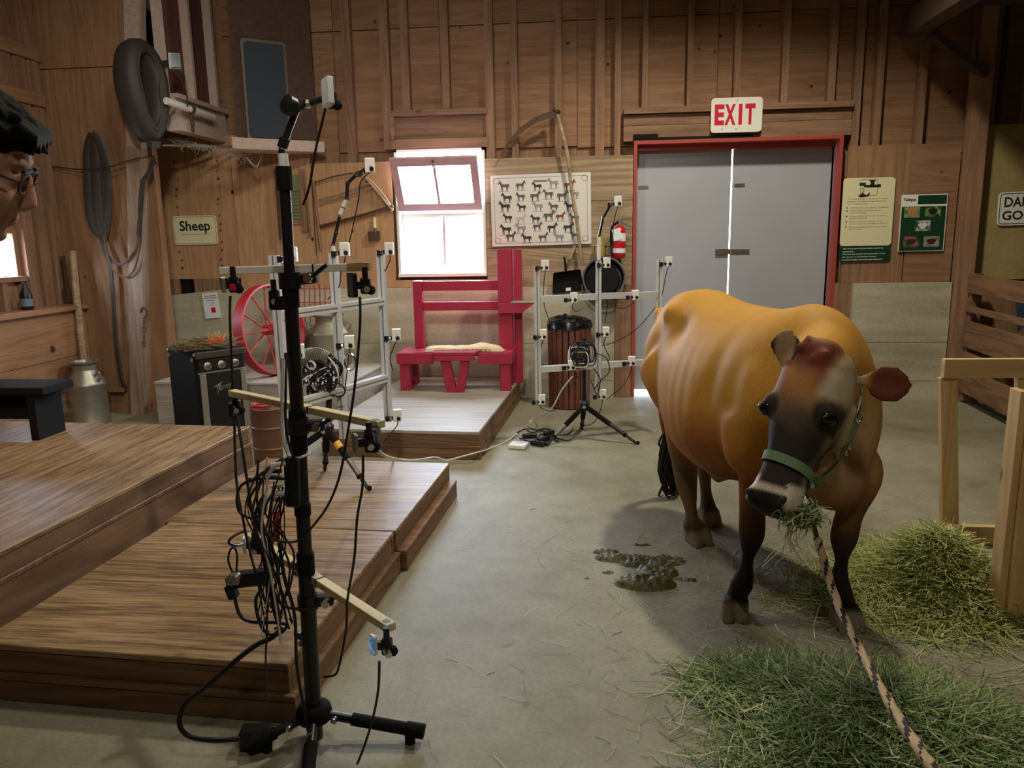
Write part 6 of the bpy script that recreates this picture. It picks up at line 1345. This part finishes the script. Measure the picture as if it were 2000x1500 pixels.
for i in range(14):
    a = at(1560+rr.uniform(-22, 20), 1015, 2.25); mw.tube(sm([a, a+V((rr.uniform(-.04, .02), 0, -.06)), a+V((rr.uniform(-.09, .05), rr.uniform(-.03, .03), -rr.uniform(.08, .16)))], 3), .0012, 3)
tag(mw.build('straw_wisp', plain('pale_straw', (206, 204, 168), .7)), 'pale straws dangling below the cow mouth', 'straw', kind='stuff')
# dung: a low height field
dg_ = MB(); NX, NY = 110, 110; X0, X1, Y0, Y1 = -.12, .60, 2.98, 3.75; hgt = {}
blobs = [(.235, 3.17, .135, .075, .036), (.12, 3.43, .10, .05, .02), (.07, 3.50, .06, .035, .016), (.22, 3.40, .10, .07, .02), (.30, 3.30, .09, .10, .02), (.36, 3.42, .08, .06, .010), (.08, 3.27, .03, .012, .01), (.25, 3.60, .05, .012, .007), (-.02, 3.20, .018, .01, .006), (.42, 3.22, .05, .02, .007)]
for j in range(NY+1):
    for i in range(NX+1):
        x, y = X0+(X1-X0)*i/NX, Y0+(Y1-Y0)*j/NY; h = 0
        for cx, cy, sx, sy, hh in blobs: q = ((x-cx)/sx)**2+((y-cy)/sy)**2; h = max(h, hh*(max(0, 1-q)**.45)) if q < 1 else h
        if h > 0: h = max(0, h*(1+.45*noise.noise(V((x*38, y*38, 0))))+.009*noise.noise(V((x*70, y*70, 4)))-.003+.006*noise.noise(V((x*14, y*14, 2))))
        hgt[i, j] = (x, y, h)
ids = {}
for j in range(NY):
    for i in range(NX):
        ks = ((i, j), (i+1, j), (i+1, j+1), (i, j+1))
        if max(hgt[k][2] for k in ks) > .0015:
            f = []
            for k in ks:
                if k not in ids: ids[k] = len(dg_.v); dg_.v.append(V((hgt[k][0], hgt[k][1], hgt[k][2]+.0008)))
                f.append(ids[k])
            dg_.f.append(tuple(f)); dg_.m.append(0)
tag(dg_.build('dung_pat', M['dung'], smooth=True, auto=80, org=(.235, 3.2, 0)), 'wet dark green dung pat on the floor left of the cow', 'dung')

# ================================================================== the person at the left edge
pf = V((.80, .44, -.42)).normalized(); pu = V((.46, .05, .885)); pu = (pu-pf*pu.dot(pf)).normalized(); ps_ = pf.cross(pu)   # face, crown, his right
pc = V((-1.104, 1.315, 1.648))
def pp_(f, s, u): return pc+pf*f+ps_*s+pu*u
pM = Matrix((pf, ps_, pu)).transposed()
bd = MB()
bd.ell(pp_(-.012, 0, .035), (.098, .077, .088), 20, pM); bd.ell(pp_(.018, 0, -.03), (.075, .064, .085), 18, pM)
bd.ell(pp_(.045, 0, -.085), (.042, .042, .034), 14, pM); bd.ell(pp_(.072, 0, -.108), (.020, .022, .016), 10, pM)
bd.ell(pp_(.075, 0, .035), (.016, .055, .016), 10, pM)
for sd in (-1, 1):
    bd.ell(pp_(.060, sd*.038, -.030), (.028, .026, .026), 10, pM); bd.ell(pp_(-.005, sd*.079, -.01), (.020, .010, .034), 10, pM); bd.ell(pp_(.074, sd*.031, .005), (.015, .017, .012), 10, pM)
bd.tube([pp_(.085, 0, .018), pp_(.096, 0, -.010), pp_(.106, 0, -.033), pp_(.094, 0, -.045)], [.010, .013, .016, .012], 10)
for sd in (-1, 1): bd.ell(pp_(.098, sd*.012, -.040), (.012, .009, .009), 8, pM)
bd.ell(pp_(.088, 0, -.066), (.013, .024, .007), 8, pM); bd.ell(pp_(.086, 0, -.078), (.013, .021, .008), 8, pM)
nb_ = V((-1.32, 1.26, 1.46))
bd.tube(sm([pp_(-.035, 0, -.03), pp_(-.05, 0, -.09), nb_+V((.02, 0, .0)), nb_+V((-.02, 0, -.08))], 4), [.062]*9+[.066, .075, .085, .09], 14)
# arms (skin from the sleeve down) and hands
def hand(p, d, sidev):
    d = V(d).normalized(); sidev = V(sidev).normalized(); nn = d.cross(sidev).normalized()
    bd.ell(p+d*.045, (.042, .016, .05), 12, Matrix((sidev, nn, -d)).transposed())
    for k, L in enumerate((.070, .080, .075, .058)):
        o = p+d*.085+sidev*(.030-.02*k); bd.tube([o-d*.02, o+d*L*.4+nn*.004, o+d*L*.75+nn*.016, o+d*L*.95+nn*.032], [.0095, .009, .0082, .007], 8)
    o = p+d*.02+sidev*.035; bd.tube([o, o+d*.03+sidev*.028, o+d*.06+sidev*.034+nn*.01], [.013, .0105, .009], 8)
SH1, SH2 = nb_+V((-.03, -.20, -.10)), nb_+V((-.03, .20, -.10))
HN1, HN2 = V((-1.52, 1.02, .84)), V((-1.54, 1.50, .84))
for S_, E_, H_ in ((SH1, V((-1.56, 1.02, 1.10)), HN1), (SH2, V((-1.58, 1.50, 1.10)), HN2)):
    bd.tube(sm([S_.lerp(E_, .6), E_, E_.lerp(H_, .5), H_], 4), [.042]*4+[.040, .040, .038, .036, .034, .032, .030, .028, .026], 12); hand(H_, (.25, 0, -1), (1, 0, .25))
bme = fuse(bd, 'person_body', .0048, 9)
_n = NT('skin'); _h = _n.noise(_n.coord((1, 1, 1), False), 60, 4); _n.col(_n.mix(_h, lin((172, 128, 108)), lin((190, 148, 128)))); _n.set(Roughness=.7); _n.b.inputs['Specular IOR Level'].default_value = .2; _n.b.inputs['Subsurface Weight'].default_value = .08; M['skin'] = _n.m
per = thing('person', 'person with short black hair and glasses leaning into view at left edge', 'person', (-1.55, 1.27, 0))
for v in bme.vertices: v.co -= V((-1.55, 1.27, 0))
bme.materials.append(M['skin'])
for p in bme.polygons: p.use_smooth = True
o = bpy.data.objects.new('body', bme); COL.objects.link(o); o.parent = per
# hair: shell fused from locks
hm_ = MB(); hm_.ell(pp_(-.022, 0, .055), (.102, .086, .085), 20, pM); hm_.ell(pp_(-.06, 0, -.005), (.062, .080, .08), 16, pM); rh = random.Random(14)
for i in range(150):
    a, e = rh.uniform(-math.pi, math.pi), rh.uniform(.25, 1.5); d = V((math.cos(a)*math.cos(e), math.sin(a)*math.cos(e), math.sin(e))); b0 = V((-.015+d.x*.092, d.y*.080, .048+d.z*.082))
    tdir = V((.9, rh.uniform(-.3, .3), -.25 if d.x > 0 else -.6)).normalized() if d.x > -.2 else V((-.2, 0, -1))
    hm_.tube([pp_(*(b0)), pp_(*(b0+tdir*.018+d*.006)), pp_(*(b0+tdir*.036+d*.002))], [.011, .009, .003], 6)
for k in range(13):   # fringe
    s = -.062+.0103*k; hm_.tube([pp_(.06, s, .098), pp_(.090, s*.97, .090), pp_(.098, s*.95, .074+.005*math.sin(k*2))], [.013, .010, .003], 6)
for sd in (-1, 1): hm_.tube([pp_(.02, sd*.078, .05), pp_(.018, sd*.079, .01), pp_(.016, sd*.078, -.015)], [.012, .009, .004], 6)
hme = fuse(hm_, 'hair_mesh', .004, 2)
for v in hme.vertices: v.co -= V((-1.55, 1.27, 0))
hme.materials.append(plain('black_hair', (16, 14, 14), .75, var=.3, bump=.3, scale=160, **{'Specular IOR Level': .15}))
for p in hme.polygons: p.use_smooth = True
o = bpy.data.objects.new('hair', hme); COL.objects.link(o); o.parent = per
FRM = plain('dark_red_frame', (48, 16, 18), .6)
for sd in (-1, 1):
    c = pp_(.098, sd*.033, .004); MB().tube([c+ps_*.026*math.cos(t)*(1)+pu*.018*math.sin(t)-pf*.006*abs(math.cos(t)) for t in [2*math.pi*k/18 for k in range(18)]], .0022, 6, True).build('glasses_rim', FRM, per, smooth=True)
    MB().tube([pp_(.092, sd*.059, .008), pp_(.04, sd*.078, .010), pp_(-.01, sd*.082, .008)], .0022, 6).build('glasses_temple', FRM, per)
    e = pp_(.068, sd*.032, .003); MB().ell(e, (.011, .012, .010), 10, pM).build('eye', M['paper'], per, smooth=True); MB().ell(e+pf*.007, (.005, .005, .005), 8, pM).build('iris', EYE, per, smooth=True)
    MB().bar(pp_(.094, sd*.016, .027), pp_(.090, sd*.05, .026), .006, .006, pf).build('eyebrow', M['ink'], per)
MB().tube([pp_(.104, -.008, .006), pp_(.107, 0, .009), pp_(.104, .008, .006)], .0022, 6).build('glasses_bridge', FRM, per)
MB().tube([pp_(.094, -.018, -.0715), pp_(.0985, 0, -.0715), pp_(.094, .018, -.0715)], .0016, 5).build('lip_line', plain('lip_line', (120, 62, 56), .5), per)
# clothes
ck = MB()
tr = [(nb_.x+.0, 1.265, 1.455, .085, .10), (nb_.x-.04, 1.265, 1.41, .105, .20), (-1.43, 1.265, 1.30, .125, .22), (-1.50, 1.265, 1.15, .12, .20), (-1.55, 1.265, 1.00, .115, .185), (-1.57, 1.265, .88, .12, .19)]
loft(ck, [[V((x+rx*math.cos(2*math.pi*k/24), y+ry*math.sin(2*math.pi*k/24), z)) for k in range(24)] for x, y, z, rx, ry in interp(tr, 3)])
for S_, E_ in ((SH1, V((-1.56, 1.02, 1.10))), (SH2, V((-1.58, 1.50, 1.10)))): ck.tube([S_+V((0, 0, .02)), S_.lerp(E_, .5), S_.lerp(E_, .85)], [.075, .060, .056], 14)
sme = fuse(ck, 'shirt_mesh', .010, 4)
for v in sme.vertices: v.co -= V((-1.55, 1.27, 0))
sme.materials.append(plain('dark_shirt_cloth', (44, 46, 56), .85, bump=.3, scale=90))
for p in sme.polygons: p.use_smooth = True
o = bpy.data.objects.new('shirt', sme); COL.objects.link(o); o.parent = per
tk = MB(); loft(tk, [[V((-1.57+rx*math.cos(2*math.pi*k/20), 1.265+ry*math.sin(2*math.pi*k/20), z)) for k in range(20)] for z, rx, ry in ((.92, .118, .185), (.84, .125, .19), (.76, .11, .18))])
for sd in (-1, 1): tk.tube(sm([V((-1.570, 1.265+sd*.10, .84)), V((-1.565, 1.265+sd*.105, .5)), V((-1.580, 1.265+sd*.11, .28)), V((-1.590, 1.265+sd*.11, .07))], 4), [.098, .092, .086, .078, .07, .066, .062, .06, .058, .056, .055, .055, .055], 14)
tme = fuse(tk, 'trouser_mesh', .010, 4)
for v in tme.vertices: v.co -= V((-1.55, 1.27, 0))
tme.materials.append(plain('dark_trouser_cloth', (50, 52, 64), .85, bump=.3, scale=90))
for p in tme.polygons: p.use_smooth = True
o = bpy.data.objects.new('trousers', tme); COL.objects.link(o); o.parent = per
for sd in (-1, 1):
    q = MB(); loft(q, [[V((-1.59+.045+x0+L*math.cos(2*math.pi*k/16), 1.265+sd*.11+.045*w_*math.sin(2*math.pi*k/16), z)) for k in range(16)] for z, L, x0, w_ in ((0, .135, .02, 1), (.03, .135, .02, 1), (.06, .11, .0, .9), (.09, .06, -.045, .85))]); q.build('shoe', M['blackm'], per, smooth=True)
